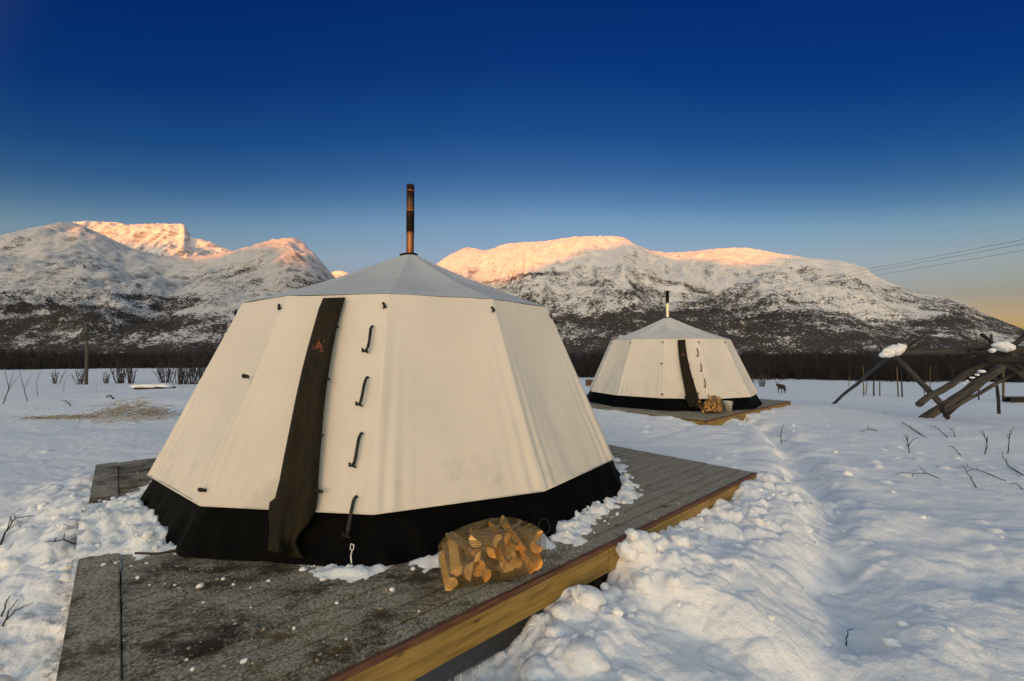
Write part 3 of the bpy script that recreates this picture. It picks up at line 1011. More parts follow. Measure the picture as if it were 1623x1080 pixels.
# webbing straps beside the door
for pts in ([(591, 516), (587.5, 520), (586.5, 530), (585, 542), (582.5, 552), (578.5, 557)],
            [(584, 597), (580, 600), (577, 610), (574.5, 624), (571.5, 637), (569, 642)],
            [(575, 686), (570.5, 689), (567.5, 700), (565, 716), (562, 732), (558.5, 739)],
            [(566, 786), (561, 791), (557.5, 806), (554, 824), (551, 842), (549, 850)]):
    n_ = 16
    q = np.linspace(0, len(pts) - 1, n_)
    ix = np.interp(q, range(len(pts)), [p[0] for p in pts]); iy = np.interp(q, range(len(pts)), [p[1] for p in pts])
    mb = MB()
    for j in range(n_ - 1):
        bow = .016 + .022 * math.sin(math.pi * j / (n_ - 1)); bow2 = .016 + .022 * math.sin(math.pi * (j + 1) / (n_ - 1))
        a, b = on_face(ix[j], iy[j], bow), on_face(ix[j + 1], iy[j + 1], bow2)
        w_ = (b - a).cross(f_n).normalized() * .0125
        h_ = f_n * .004
        mb.add([a - w_, a + w_, b + w_, b - w_, a - w_ - h_, a + w_ - h_, b + w_ - h_, b - w_ - h_],
               [(0, 1, 2, 3), (7, 6, 5, 4), (0, 4, 5, 1), (2, 6, 7, 3), (1, 5, 6, 2), (3, 7, 4, 0)])
    o = mb.build('strap', M['strap'], tent)
    e = on_face(pts[-1][0], pts[-1][1], .02)
    rt = Matrix((f_n.cross(Vector((0, 0, 1))).normalized(), f_n, Vector((0, 0, 1)))).transposed()
    MB().box(e, (.055, .018, .014), rt @ Matrix.Rotation(-.3, 3, 'Y')).box(e + Vector((-.02, 0, .01)), (.012, .02, .03), rt).build('buckle', M['strap'], o)
for px, py in ((389, 597), (320, 777), (505, 779), (534, 518), (520, 601), (509, 690)):
    e = on_face(px, py, .045 if px > 450 else .02)
    rt = Matrix((f_n.cross(Vector((0, 0, 1))).normalized(), f_n, Vector((0, 0, 1)))).transposed()
    big = 1.0 if px in (389, 320, 505) else .55
    MB().box(e, (.055 * big, .03, .026 * big), rt).box(e + f_n * .012, (.022 * big, .02, .034 * big), rt).build('toggle', M['strap'], tent, bevel=.003)
# buckle and tail hanging from the lowest strap
mb = MB()
e0 = on_face(557, 858, .03)
mb.tube([on_face(556, 862, .05), on_face(561, 864, .055), on_face(560, 872, .055), on_face(555, 871, .05), on_face(556, 862, .05)], .004, 5)
mb.tube([on_face(558, 872, .05), on_face(556, 882, .05), on_face(557, 893, .06, .02)], .005, 5)
mb.build('hook', M['zinc'], tent, True)

tent2 = copy_tree(tent)
TC2 = Vector((5.20, 14.75, D2F.z))
tent2.location = TC2
M['roof_pale'] = simple_mat('pale_roof_canvas', (.58, .57, .56), (.66, .65, .635), 1.3, .85, 0, .15, .01, rand=False, spec=.2)  # paler roof tone for the far tent
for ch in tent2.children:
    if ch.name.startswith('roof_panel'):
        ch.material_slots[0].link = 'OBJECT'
        ch.material_slots[0].material = M['roof_pale']

def stove_pipe(parent, zl, zt, r, m_low, m_top, split, bands):
    mb = MB().lathe([(r * .985, zl), (r * .985, split)], 28)
    p = mb.build('stove_pipe', m_low, parent, True)
    top = MB().lathe([(r, split - .02), (r, zt), (r * .86, zt), (r * .86, zt - .3)], 28).build('pipe_section', m_top, p, True)
    for z in bands:
        MB().lathe([(r * 1.0, z - .014), (r * 1.06, z - .008), (r * 1.06, z + .008), (r * 1.0, z + .014)], 28).build('pipe_joint', m_low, p, True)
    c = MB().lathe([(r, -.01), (.115, -.012), (.118, .0), (.115, .010), (r, .012)], 28).build('pipe_collar', M['pipe_black'], p, True)
    c.location = (-.018, 0, ZP - .0)
    c.rotation_euler = (.03, -.06, 0)
    return p
stove_pipe(tent, ZP - .05, 3.70, .051, M['pipe_copper'], M['pipe_copper'], 3.36, (3.385, 3.06, 3.62))
blk = MB().lathe([(.0525, 3.06), (.0525, 3.345)], 28).build('pipe_sleeve', M['pipe_black'], tent, True)
stove_pipe(tent2, ZP - .05, 3.66, .056, M['pipe_steel'], M['pipe_black'], 3.24, (3.24, 2.95))
tag(tent, 'large cream canvas tent with dark olive door flap on the near deck', 'tent', 'cream twelve-sided tents with stove pipes')
tag(tent2, 'smaller-looking far cream tent with silver-and-black stove pipe', 'tent', 'cream twelve-sided tents with stove pipes')

# ------------------------------------------------------------------ firewood, pail
M['bark'] = simple_mat('birch_bark', (.13, .085, .05), (.34, .26, .18), 7, .85, 0, .6, .01, (1, 5, 5))
M['endgrain'] = simple_mat('split_birch', (.70, .29, .045), (.86, .44, .10), 9, .75, 0, .4, .004, (1, 6, 6))
M['endgrain2'] = simple_mat('split_birch_pale', (.74, .42, .13), (.84, .54, .22), 9, .75, 0, .4, .004, (1, 6, 6))

def net_mat():
    m, n, l, p = new_mat('net_sack')
    co = obj_co(n, l, (1, 1, 1), False)
    w1 = n.new('ShaderNodeTexWave'); w1.inputs['Scale'].default_value = 42; w1.inputs['Distortion'].default_value = 2.5; w1.inputs['Detail'].default_value = 1
    w2 = n.new('ShaderNodeTexWave'); w2.bands_direction = 'Z'; w2.inputs['Scale'].default_value = 36; w2.inputs['Distortion'].default_value = 2.5
    l.new(co, w1.inputs['Vector']); l.new(co, w2.inputs['Vector'])
    mxx = math_n(n, l, 'MAXIMUM', w1.outputs['Fac'], w2.outputs['Fac'])
    big = noise(n, l, co, 7, 3, .6)
    thr = mrange(n, l, big, .35, .7, 1.0, .78)
    sp = n.new('ShaderNodeSeparateXYZ'); l.new(n.new('ShaderNodeTexCoord').outputs['Object'], sp.inputs[0])
    thr = math_n(n, l, 'SUBTRACT', thr, mrange(n, l, sp.outputs['Z'], .15, .28, 0, .10))
    a = mrange(n, l, math_n(n, l, 'SUBTRACT', mxx, thr), -.03, .05)
    p.inputs['Base Color'].default_value = (.21, .135, .045, 1)
    p.inputs['Roughness'].default_value = .75
    l.new(a, p.inputs['Alpha'])
    return m
M['net'] = net_mat()

def split_log(L, r, seed):
    """a split quarter or half round, axis along local y, cut ends at both sides"""
    rnd = random.Random(seed)
    kind = rnd.random()
    span = rnd.choice([100, 130, 180, 220])
    prof = [(0, 0)] + [(r * (1 + rnd.uniform(-.08, .08)) * math.cos(R(a)), r * (1 + rnd.uniform(-.08, .08)) * math.sin(R(a))) for a in np.linspace(-span / 2, span / 2, 7)]
    cx = sum(p[0] for p in prof) / len(prof)
    prof = [(p[0] - cx, p[1]) for p in prof]
    n = len(prof)
    vs, fs, mi = [], [], []
    for y, sc in ((-L / 2, .97), (-L / 2 + .012, 1), (L / 2 - .012, 1), (L / 2, .97)):
        vs += [(p[0] * sc, y + rnd.uniform(-.004, .004), p[1] * sc) for p in prof]
    for i in range(3):
        for k in range(n):
            k2 = (k + 1) % n
            fs.append((i * n + k, i * n + k2, (i + 1) * n + k2, (i + 1) * n + k))
            mi.append(0 if 0 < k < n - 1 else 1)
    fs.append(tuple(reversed(range(n)))); mi.append(1)
    fs.append(tuple(3 * n + k for k in range(n))); mi.append(1)
    me = bpy.data.meshes.new('log')
    me.from_pydata(vs, [], fs)
    me.materials.append(M['bark'])
    me.materials.append(M['endgrain'] if rnd.random() < .7 else M['endgrain2'])
    me.polygons.foreach_set('material_index', mi)
    me.update()
    return me

def firewood_sack(loc, rz, seed, Lx=.66, H=.30, label='', group='net sacks of split firewood', counts=(9, 8, 7)):
    rnd = random.Random(seed)
    root = empty('firewood_sack', loc, rz)
    pts = []
    z0, row = .083, 0
    sh = [0, .02, .05, .07, .08, .09]
    for row, cnt in enumerate(counts):
        w = Lx * (1 - .12 * row)
        for i in range(cnt):
            r = rnd.uniform(.043, .056)
            me = split_log(.30 + rnd.uniform(-.02, .02), r, seed * 100 + row * 10 + i)
            o = link('log', me, None, root)
            o.location = ((i + .5) / cnt * w - w / 2 + rnd.uniform(-.008, .008) + .015 * row, rnd.uniform(-.012, .012) + sh[row], z0 + row * .066 + rnd.uniform(-.006, .006))
            o.rotation_euler = (.24 + .05 * row + rnd.uniform(-.06, .06), rnd.uniform(0, 6.28), rnd.uniform(-.08, .08))
            mw = Matrix.Translation(o.location) @ o.rotation_euler.to_matrix().to_4x4()
            pts += [mw @ v.co for v in me.vertices]
    bm = bmesh.new()
    for p in pts:
        bm.verts.new(p)
    bmesh.ops.convex_hull(bm, input=bm.verts)
    for v in [v for v in bm.verts if not v.link_faces]:
        bm.verts.remove(v)
    c = Vector((0, .03, .15))
    for v in bm.verts:
        v.co = c + (v.co - c) * 1.025
        v.co.z = max(v.co.z, .004)
    bmesh.ops.triangulate(bm, faces=bm.faces[:])
    for it in range(2):
        bmesh.ops.subdivide_edges(bm, edges=[e for e in bm.edges if e.calc_length() > .07], cuts=1)
        bmesh.ops.triangulate(bm, faces=bm.faces[:])
    for it in range(4):
        bmesh.ops.smooth_vert(bm, verts=bm.verts[:], factor=.5, use_axis_x=True, use_axis_y=True, use_axis_z=True)
    for v in bm.verts:
        v.co = c + (v.co - c) * 1.05
        v.co.z = max(v.co.z, .004)
    bmesh.ops.recalc_face_normals(bm, faces=bm.faces)
    me = bpy.data.meshes.new('net')
    bm.to_mesh(me); bm.free()
    net = link('net', me, M['net'], root, True)
    tag(root, label, 'firewood', group)
    return root

firewood_sack((-.135, 3.03, .006), R(21), 5, .68, .30, 'net sack of split orange firewood lying before the near tent')
fw2 = at(1128, 657, 11.7); fw2.z = D2F.z + .004
fs2 = firewood_sack(fw2, R(-28), 9, .50, .25, 'taller firewood sack next to the zinc pail at the far tent', 'net sacks of split firewood', (5, 5, 5, 4, 3))
fw3 = at(1109, 652, 12.35); fw3.z = D2F.z + .004
fs3 = firewood_sack(fw3, R(35), 12, .46, .25, 'rear firewood sack against the far tent flap', 'net sacks of split firewood', (5, 5, 4, 4))

pl = at(1153.5, 658, 12.0); pl.z = D2F.z + .003
pail = empty('pail', pl)
MB().lathe([(.0, .004), (.095, .004), (.10, .0), (.118, .27), (.126, .275), (.126, .283), (.117, .283), (.099, .012), (0, .012)], 28).build('body', M['zinc'], pail, True)
MB().tube([(.123 * math.cos(a), .02, .275 + .0 - .10 * math.sin(a)) if False else (.124 * math.cos(a), -.03 - .10 * math.sin(a), .262 - .07 * math.sin(a)) for a in np.linspace(0, math.pi, 13)], .004, 6).build('handle', M['zinc'], pail, True)
tag(pail, 'small shiny zinc pail beside the firewood at the far tent', 'pail')

# guy strap and peg lying on the near deck beside the firewood
p0 = at(862, 842, 3.72)
lp = MB()
cc = Vector((.26, 3.62, .03))
lp.tube([cc + Vector((.045 * math.cos(a), .03 * math.sin(a), .05 + .05 * math.sin(a))) for a in np.linspace(-1.3, 4.6, 16)], .006, 6)
tag(lp.build('strap_loop', M['strap'], None, True), 'loose black strap loop on the snow beside the firewood', 'strap')
pg = MB()
a, b = Vector((.31, 3.98, .10)), Vector((.44, 3.80, .02))
pg.tube([a, (a + b) / 2 + Vector((0, 0, .005)), b], [.012, .014, .010], 6)
tag(pg.build('tent_peg', M['black'], None), 'dark tent peg leaning in the snow by the skirt', 'peg')

# ------------------------------------------------------------------ snow on the near deck, clods
def ico(sub):
    bm = bmesh.new()
    bmesh.ops.create_icosphere(bm, subdivisions=sub, radius=1)
    v = np.array([x.co[:] for x in bm.verts]); f = np.array([[y.index for y in x.verts] for x in bm.faces])
    bm.free()
    return v, f
ICO_V, ICO_F = ico(3)

def lump(c, r, seed, flat=.75):
    n = ICO_V
    d = 1 + .34 * pn(n[:, 0] * 1.3 + seed * 3.1, n[:, 1] * 1.3 + n[:, 2] * 1.6, seed) + .16 * pn(n[:, 0] * 3.3 + n[:, 2] * 2.9, n[:, 1] * 3.3 + seed, seed + 9)
    v = n * d[:, None]
    for k in range(6):                       # broken faces
        p = RNG.normal(size=3); p /= np.linalg.norm(p)
        lim = RNG.uniform(.45, .8)
        v = v - np.clip(v @ p - lim, 0, 9)[:, None] * p * .38
    v = v * (1 + .15 * pn(n[:, 0] * 5 + n[:, 2] * 4.5, n[:, 1] * 5 + seed, seed + 19) + .07 * pn(n[:, 0] * 12, n[:, 1] * 12 + n[:, 2] * 11, seed + 29))[:, None]
    v = v * np.array([r, r * RNG.uniform(.75, 1.2), r * flat])
    a = RNG.uniform(0, 6.28)
    ca, sa = math.cos(a), math.sin(a)
    v = v @ np.array([[ca, sa, 0], [-sa, ca, 0], [0, 0, 1]])
    return v + np.array(c)

def lumps_obj(name, specs, label, cat='snow'):
    Vs, Fs = [], []
    for i, (c, r) in enumerate(specs):
        Vs.append(lump(c, r, i + 3)); Fs.append(ICO_F + i * len(ICO_V))
    o = link(name, mesh_np(name, np.vstack(Vs), np.vstack(Fs)), M['snow'], None, True)
    tag(o, label, cat, kind='stuff')
    return o

specs = []
for i in range(60):                          # shovelled bank along the front edge
    u = RNG.uniform(1.0, 6.3); d = abs(RNG.normal(0, .38)) + .05
    p = deck_pt(u, -d)
    r = float(np.clip(RNG.lognormal(-3.25, .5), .018, .12)) * (1.1 if u < 3.6 else .8)
    specs.append(((p.x, p.y, gz(p.x, p.y) + r * RNG.uniform(-.45, .25)), r))
for u, d, r, dz in ((2.42, .13, .09, -.01), (2.56, .16, .07, .02), (2.60, .20, .12, -.02), (3.20, .10, .10, .04), (3.25, .12, .06, .11), (3.32, .14, .13, .0), (3.45, .22, .10, .0), (2.25, .22, .10, -.02), (2.0, .32, .12, -.02), (3.1, .3, .10, -.01), (2.85, .35, .09, 0), (2.2, .5, .13, -.03)):
    p = deck_pt(u, -d)
    specs.append(((p.x, p.y, gz(p.x, p.y) + dz), r))
for i in range(70):                          # left side
    v = RNG.uniform(-.3, 4.8); d = abs(RNG.normal(0, .45)) + .03
    p = deck_pt(-d, v)
    r = float(np.clip(RNG.lognormal(-3.2, .5), .018, .11))
    specs.append(((p.x, p.y, gz(p.x, p.y) + r * RNG.uniform(-.45, .2)), r))
for i in range(70):                          # along the track and about the field
    k = RNG.integers(0, len(PATH) - 1); t = RNG.uniform()
    x = PATH[k][0] * (1 - t) + PATH[k + 1][0] * t + RNG.normal(0, .7); y = PATH[k][1] * (1 - t) + PATH[k + 1][1] * t + RNG.normal(0, .5)
    q_, v_ = (Vector((x, y, 0)) - DF).dot(DU), (Vector((x, y, 0)) - DF).dot(DV)
    if v_ > -.05 and q_ < 6.2: continue
    r = float(np.clip(RNG.lognormal(-3.7, .5), .012, .07))
    specs.append(((x, y, gz(x, y) + r * .1), r))
lumps_obj('snow_clods', specs, 'loose clods of shovelled snow lying around the near deck')

# drift of snow on the deck: heap over the left edge and a rim along the skirt
un, vn = 300, 260
U_, V_ = np.meshgrid(np.linspace(-.02, DLU - .05, un), np.linspace(.0, DLV - .05, vn))
PX, PY = DF.x + DU.x * U_ + DV.x * V_, DF.y + DU.y * U_ + DV.y * V_
rt_ = np.hypot(PX - TC.x, PY - TC.y)
angt = np.degrees(np.arctan2(PY - TC.y, PX - TC.x))
k12 = np.radians(((angt - A0) % 30) - 15)
rim = rt_ - (RS * math.cos(R(15))) / np.cos(k12)
heap = np.exp(-((V_ - 3.05) / .62) ** 2 - (np.clip(U_, 0, 9) / .62) ** 2) * 1.15 + .55 * np.exp(-((V_ - 2.35) / .30) ** 2 - ((U_ - .75) / .5) ** 2) + .42 * np.exp(-((V_ - 2.6) / .25) ** 2 - ((U_ - 1.15) / .35) ** 2)
amt = np.interp(angt, [-180, -150, -128, -118, -108, -97, -86, -80, -70, -62, -52, -40, -20, 10, 40], [.3, .7, .45, .08, .04, .08, .5, .34, .45, .35, .75, .6, .5, .35, .3])
rimh = amt * np.exp(-(np.clip(rim, 0, 9) / .14) ** 2) * .62 + amt * .38 * np.exp(-(np.clip(rim, 0, 9) / .34) ** 2)
den = np.clip(heap + rimh, 0, 1.3)
lum = .30 * rubble(PX + .03 * pn(PX * 9, PY * 9, 76), PY + .03 * pn(PX * 9, PY * 9, 77), .17, 71) + .22 * rubble(PX, PY, .08, 72) + .10 + .55 * fbm(PX * 4.5, PY * 4.5, 4, 73) + .12 * fbm(PX * 22, PY * 22, 2, 75)
hgt = den * .115 + np.clip(den * 1.4, 0, 1) * (lum - .30) * .11 - .028
hgt = np.where(rim < -.06, -.03, hgt)
Vd = np.stack([PX, PY, hgt], -1).reshape(-1, 3)
Fd = grid_faces(vn, un)
keep = (hgt.reshape(-1)[Fd] > -.012).any(1)
o = link('snow_drift', mesh_np('snow_drift', Vd, Fd[keep]), M['snow'], None, True)
bm = bmesh.new(); bm.from_mesh(o.data)
bmesh.ops.delete(bm, geom=[v for v in bm.verts if not v.link_faces], context='VERTS'); bm.to_mesh(o.data); bm.free()
tag(o, 'lumpy snow heaped on the near deck around the black skirt', 'snow', kind='stuff')
specs = []
hf = hgt.ravel(); df = den.ravel(); Pf = np.stack([PX.ravel(), PY.ravel()], 1)
cand = np.nonzero((df > .18) & (rim.ravel() > .0))[0]
for i in RNG.choice(cand, 170):
    r = float(np.clip(RNG.lognormal(-4.2, .5), .007, .04))
    specs.append(((Pf[i, 0], Pf[i, 1], max(hf[i], 0) + r * .25), r))
for i in range(110):                          # crumbs on the trodden planks
    u, v = RNG.uniform(.1, 3.4), RNG.uniform(.1, 2.4)
    p = deck_pt(u, v)
    if math.hypot(p.x - TC.x, p.y - TC.y) < 2.85: continue
    r = float(np.clip(RNG.lognormal(-4.7, .4), .005, .02))
    specs.append(((p.x, p.y, r * .2), r))
GV, GF_ = ico(1)
Vs, Fs, k = [], [], 0
for i in range(5200):
    u, v = RNG.uniform(.02, DLU), RNG.uniform(.0, DLV)
    p = deck_pt(u, v)
    if math.hypot(p.x - TC.x, p.y - TC.y) < 2.8 or p.y > 6.6: continue
    if float(pn(np.array(p.x * 2.2), np.array(p.y * 2.2), 91)) < RNG.uniform(-.7, .35): continue
    r = float(np.clip(RNG.lognormal(-5.0, .45), .003, .014))
    Vs.append(GV * (r * RNG.uniform(.6, 1.5, (len(GV), 1))) * np.array([1, 1, .6]) + np.array([p.x, p.y, .001])); Fs.append(GF_ + k * len(GV)); k += 1
o = link('frost_grit', mesh_np('frost_grit', np.vstack(Vs), np.vstack(Fs)), M['frost'], None, True)
tag(o, 'grey gritty frost crust on the near deck planks', 'frost', kind='stuff')
lumps_obj('snow_crumbs', specs, 'crumbs of snow scattered on the near deck planks')

# ------------------------------------------------------------------ pole rack at the right
def log_pts(a, b, n=7, wob=.02):
    a, b = Vector(a), Vector(b)
    return [a.lerp(b, i / (n - 1)) + Vector((random.uniform(-wob, wob), random.uniform(-wob, wob), random.uniform(-wob, wob))) for i in range(n)]

def log_part(name, a, b, r0, r1, mat, parent, n=8, wob=.02):
    r0, r1 = r0 * .78, r1 * .78
    pts = log_pts(a, b, n, wob * 1.2)
    rad = [r0 + (r1 - r0) * i / (n - 1) for i in range(n)]
    rad = [r * random.uniform(.93, 1.07) for r in rad]
    # local z along the log so that bark runs with it
    d = (Vector(b) - Vector(a)).normalized()
    q = d.to_track_quat('Z', 'Y')
    qi = q.inverted()
    base = Vector(a)
    mb = MB().tube([qi @ (p - base) for p in pts], rad, 11, True, .05)
    o = mb.build(name, mat, parent)
    me = o.data
    me.polygons.foreach_set('use_smooth', [len(p.vertices) == 4 for p in me.polygons])
    o.rotation_mode = 'QUATERNION'
    o.rotation_quaternion = q
    o.location = base - (parent.location if parent else Vector())
    return o

g0 = on_ground(1470, 661)
rackA = empty('pole_trestle', on_ground(1405, 640))
dA = rackA.location.y
la = on_ground(1319, 640)
log_part('leg', la - Vector((0, 0, .1)), at(1419, 556, 15.0), .115, .085, M['greylog'], rackA)
log_part('leg', at(1416, 560, 14.8), at(1490, 640, 13.2), .085, .11, M['greylog'], rackA)
log_part('leg', at(1488, 636, 13.3), at(1503, 664, 12.9), .08, .075, M['darklog'], rackA)
log_part('leg', at(1372, 530, 15.6), at(1420, 570, 15.0), .05, .07, M['greylog'], rackA)
log_part('leg', at(1412, 572, 15.2), at(1476, 522, 14.2), .08, .055, M['greylog'], rackA)
log_part('leg', at(1430, 560, 15.4), at(1477, 541, 14.9), .07, .075, M['greylog'], rackA)
log_part('rail', at(1384, 560, 15.05), at(1700, 553, 12.4), .11, .13, M['greylog'], rackA, 14, .015)
tag(rackA, 'weathered log trestle with crossed legs and long grey rail', 'trestle', 'log trestles')
rackB = empty('pole_trestle', on_ground(1530, 661))
b0 = on_ground(1462, 662)
log_part('leg', b0 - Vector((.03, 0, .12)), at(1612, 565, b0.y + .9), .17, .13, M['greylog'], rackB, 10)
log_part('leg', at(1455, 641, 12.9), at(1575, 566, 13.6), .12, .09, M['greylog'], rackB)
b1 = on_ground(1495, 661)
log_part('leg', b1 - Vector((0, 0, .06)), at(1540, 620, b1.y + .25), .095, .10, M['darklog'], rackB)
log_part('leg', at(1539, 621, b1.y + .25), at(1602, 575, b1.y + .9), .10, .095, M['greylog'], rackB)
b2 = on_ground(1583, 656)
log_part('leg', b2 - Vector((0, 0, .08)), at(1577, 594, b2.y), .10, .08, M['darklog'], rackB, 7, .035)
log_part('leg', at(1592, 572, 13.0), at(1660, 620, 12.4), .10, .11, M['greylog'], rackB)
log_part('leg', at(1528, 534, 13.4), at(1600, 566, 13.1), .055, .08, M['greylog'], rackB)
log_part('leg', at(1545, 541, 13.2), at(1590, 556, 13.0), .07, .08, M['greylog'], rackB)
log_part('leg', at(1535, 555, 13.0), at(1585, 570, 12.9), .07, .08, M['darklog'], rackB)
log_part('leg', at(1590, 560, 13.2), at(1640, 520, 12.6), .10, .07, M['greylog'], rackB)
log_part('rail', at(1560, 571, 12.9), at(1700, 566, 12.3), .13, .15, M['darklog'], rackB, 8, .02)
for (ax, ay, ad), (bx, by, bd), r_ in (((1518, 530, 13.2), (1612, 574, 12.9), .045), ((1556, 528, 13.3), (1622, 586, 12.6), .05), ((1505, 652, 12.7), (1622, 584, 13.0), .06),
                                      ((1540, 566, 13.1), (1623, 536, 12.7), .045), ((1568, 531, 13.2), (1574, 575, 13.1), .035), ((1600, 560, 13.0), (1652, 640, 12.2), .06)):
    log_part('leg', at(ax, ay, ad), at(bx, by, bd), r_ * 1.2, r_, M['darklog'] if r_ == .05 else M['greylog'], rackB, 8, .03)
tag(rackB, 'tangle of leaning grey logs meeting at the picture edge', 'trestle', 'log trestles')

def snow_cap(specs, label):
    Vs, Fs = [], []
    for i, (c, r, fl) in enumerate(specs):
        Vs.append(lump(c, r, i + 61, fl)); Fs.append(ICO_F + i * len(ICO_V))
    o = link('snow_cap', mesh_np('snow_cap', np.vstack(Vs), np.vstack(Fs)), M['snow'], None, True)
    tag(o, label, 'snow cap', 'snow caps on the trestles')
snow_cap([(at(1421, 556, 14.6), .20, .9), (at(1410, 559, 14.6), .20, .8), (at(1401, 563, 14.6), .15, .7), (at(1427, 551, 14.6), .15, .9), (at(1416, 552, 14.7), .15, .8)], 'white snow cap on the crossing of the grey trestle')
snow_cap([(at(1592, 550, 12.75), .20, .8), (at(1583, 547, 12.8), .15, .6), (at(1599, 551, 12.7), .13, .9), (at(1573, 556, 12.8), .10, .7)], 'snow cap on the log tangle at the picture edge')
snow_cap([(at(1556, 589, 12.55), .10, .5), (at(1549, 594, 12.55), .07, .5), (at(1541, 599, 12.5), .07, .45), (at(1533, 604, 12.5), .05, .5), (at(1528, 608, 12.5), .045, .5)], 'strip of snow on the thick leaning log')

# stakes in the field
for px, y0, y1, r, mt, lean, lb in ((1345.5, 597, 613, .05, 'stake', .05, 'short leaning stake under the trestle leg, first of the row'), (1369, 580, 629, .055, 'stake', -.02, 'tall pale stake behind the sloping trestle leg'),
                          (1372, 604, 626, .05, 'stake', .12, 'thin slanting stake paired with the tall pale one'), (1385, 601, 628, .07, 'darklog', 0, 'dark stake standing between two pale ones'),
                          (1394.5, 602, 628, .06, 'stake', 0, 'pale stake right beside the dark one'), (1424, 582, 629, .07, 'stake', -.05, 'pale stake below the snow-capped crossing'),
                          (1430, 588, 629, .07, 'darklog', -.03, 'darker stake close behind the crossing legs'), (1474.5, 580, 622, .05, 'stake', 0, 'thin lone stake between the two trestles'),
                          (1466, 612, 629, .04, 'darklog', -.1, 'stubby dark stake near the lone thin stake'), (1551.5, 612, 635, .06, 'darklog', 0, 'short dark stake seen below the leaning logs')):
    b = on_ground(px, y1)
    t_ = at(px, y0, b.y)
    t_.x += lean * (t_.z - b.z)
    mb = MB().tube([Vector((0, 0, -.2)), Vector(((t_.x - b.x) * .5, .02, (t_.z - b.z) * .5)), Vector((t_.x - b.x, 0, t_.z - b.z))], [r, r * .95, r * .85], 8, True, .06)
    o = mb.build('stake', M[mt], None, True)
    o.location = b
    tag(o, lb, 'stake', 'stakes standing in the field')
b = on_ground(1590, 636)
o = MB().tube([(0, 0, -.2), (.03, 0, .6), (.12, 0, at(1596, 585, b.y).z - b.z)], [.11, .10, .09], 9, True, .06).build('stake', M['stake'], None, True)
o.location = b
tag(o, 'thick yellowish stake behind the log tangle', 'stake', 'stakes standing in the field')

# low sledge at the right edge
b = on_ground(1612, 638)
sl = empty('sledge', b)
S_ = b.y / FPX
for i in range(5):
    MB().box(((i - 2) * .02, 0, 8 * S_), (44 * S_, .16, .07), None).build('board', M['greylog'], sl).location = (4 * S_, (i - 2) * .19, 0)
for yy in (-.35, .35):
    MB().box((4 * S_, yy, 3.2 * S_), (40 * S_, .09, 5.5 * S_)).build('runner', M['darklog'], sl)
for xx in (-10, 8, 20):
    MB().box((xx * S_, 0, 6 * S_), (.12, .9, .10)).build('crossbar', M['darklog'], sl)
tag(sl, 'low grey board sledge on the snow at the picture edge', 'sledge')

# ------------------------------------------------------------------ reindeer
def reindeer():
    base = on_ground(1239, 624)
    D = base.y
    root = empty('reindeer', base, R(205))
    J = {'hip': (-.50, 0, .84), 'loin': (-.15, 0, .86), 'chest': (.28, 0, .84), 'neck': (.55, 0, .98), 'poll': (.78, .02, 1.10), 'muzzle': (1.05, .05, .93), 'tail': (-.68, 0, .80)}
    r = {'hip': .21, 'loin': .23, 'chest': .24, 'neck': .15, 'poll': .10, 'muzzle': .055, 'tail': .05}
    E = [('tail', 'hip'), ('hip', 'loin'), ('loin', 'chest'), ('chest', 'neck'), ('neck', 'poll'), ('poll', 'muzzle')]
    for s, sd in ((-1, 'l'), (1, 'r')):
        y = .13 * s
        dx = .08 * s
        J['kn' + sd] = (-.42 + dx, y, .58); J['ho' + sd] = (-.60 + dx, y, .34); J['fo' + sd] = (-.55 + dx, y, .03)
        J['el' + sd] = (.30 - dx, y, .60); J['wr' + sd] = (.32 - dx, y, .32); J['ff' + sd] = (.31 - dx, y, .03)
        for k, v in (('kn', .11), ('ho', .045), ('fo', .038), ('el', .085), ('wr', .045), ('ff', .038)):
            r[k + sd] = v
        E += [('hip', 'kn' + sd), ('kn' + sd, 'ho' + sd), ('ho' + sd, 'fo' + sd), ('chest', 'el' + sd), ('el' + sd, 'wr' + sd), ('wr' + sd, 'ff' + sd)]
        J['ear' + sd] = (.74, .17 * s, 1.14); r['ear' + sd] = .03; E.append(('poll', 'ear' + sd))
    keys = list(J)
    me = bpy.data.meshes.new('body')
    me.from_pydata([J[k] for k in keys], [(keys.index(a), keys.index(b)) for a, b in E], [])
    o = link('body', me, M['fur'], root)
    sk = o.modifiers.new('skin', 'SKIN')
    for i, k in enumerate(keys):
        me.skin_vertices[0].data[i].radius = (r[k], r[k])
    me.skin_vertices[0].data[keys.index('hip')].use_root = True
    o.modifiers.new('sub', 'SUBSURF').render_levels = 2
    sk.use_smooth_shade = True
    for s in (-1, 1):
        mb = MB()
        m_ = [(.76, .05 * s, 1.16), (.66, .16 * s, 1.30), (.58, .30 * s, 1.48), (.66, .38 * s, 1.68), (.78, .34 * s, 1.82)]
        mb.tube(m_, [.024, .022, .020, .017, .010], 6)
        mb.tube([m_[1], (.82, .18 * s, 1.34), (.93, .15 * s, 1.44)], [.018, .014, .008], 5)
        mb.tube([m_[2], (.48, .34 * s, 1.58)], [.015, .008], 5)
        mb.tube([m_[3], (.76, .44 * s, 1.66), (.84, .46 * s, 1.74)], [.015, .012, .008], 5)
        mb.build('antler', M['antler'], root, True)
    tag(root, 'small dark antlered reindeer standing far out on the snow', 'reindeer')
reindeer()

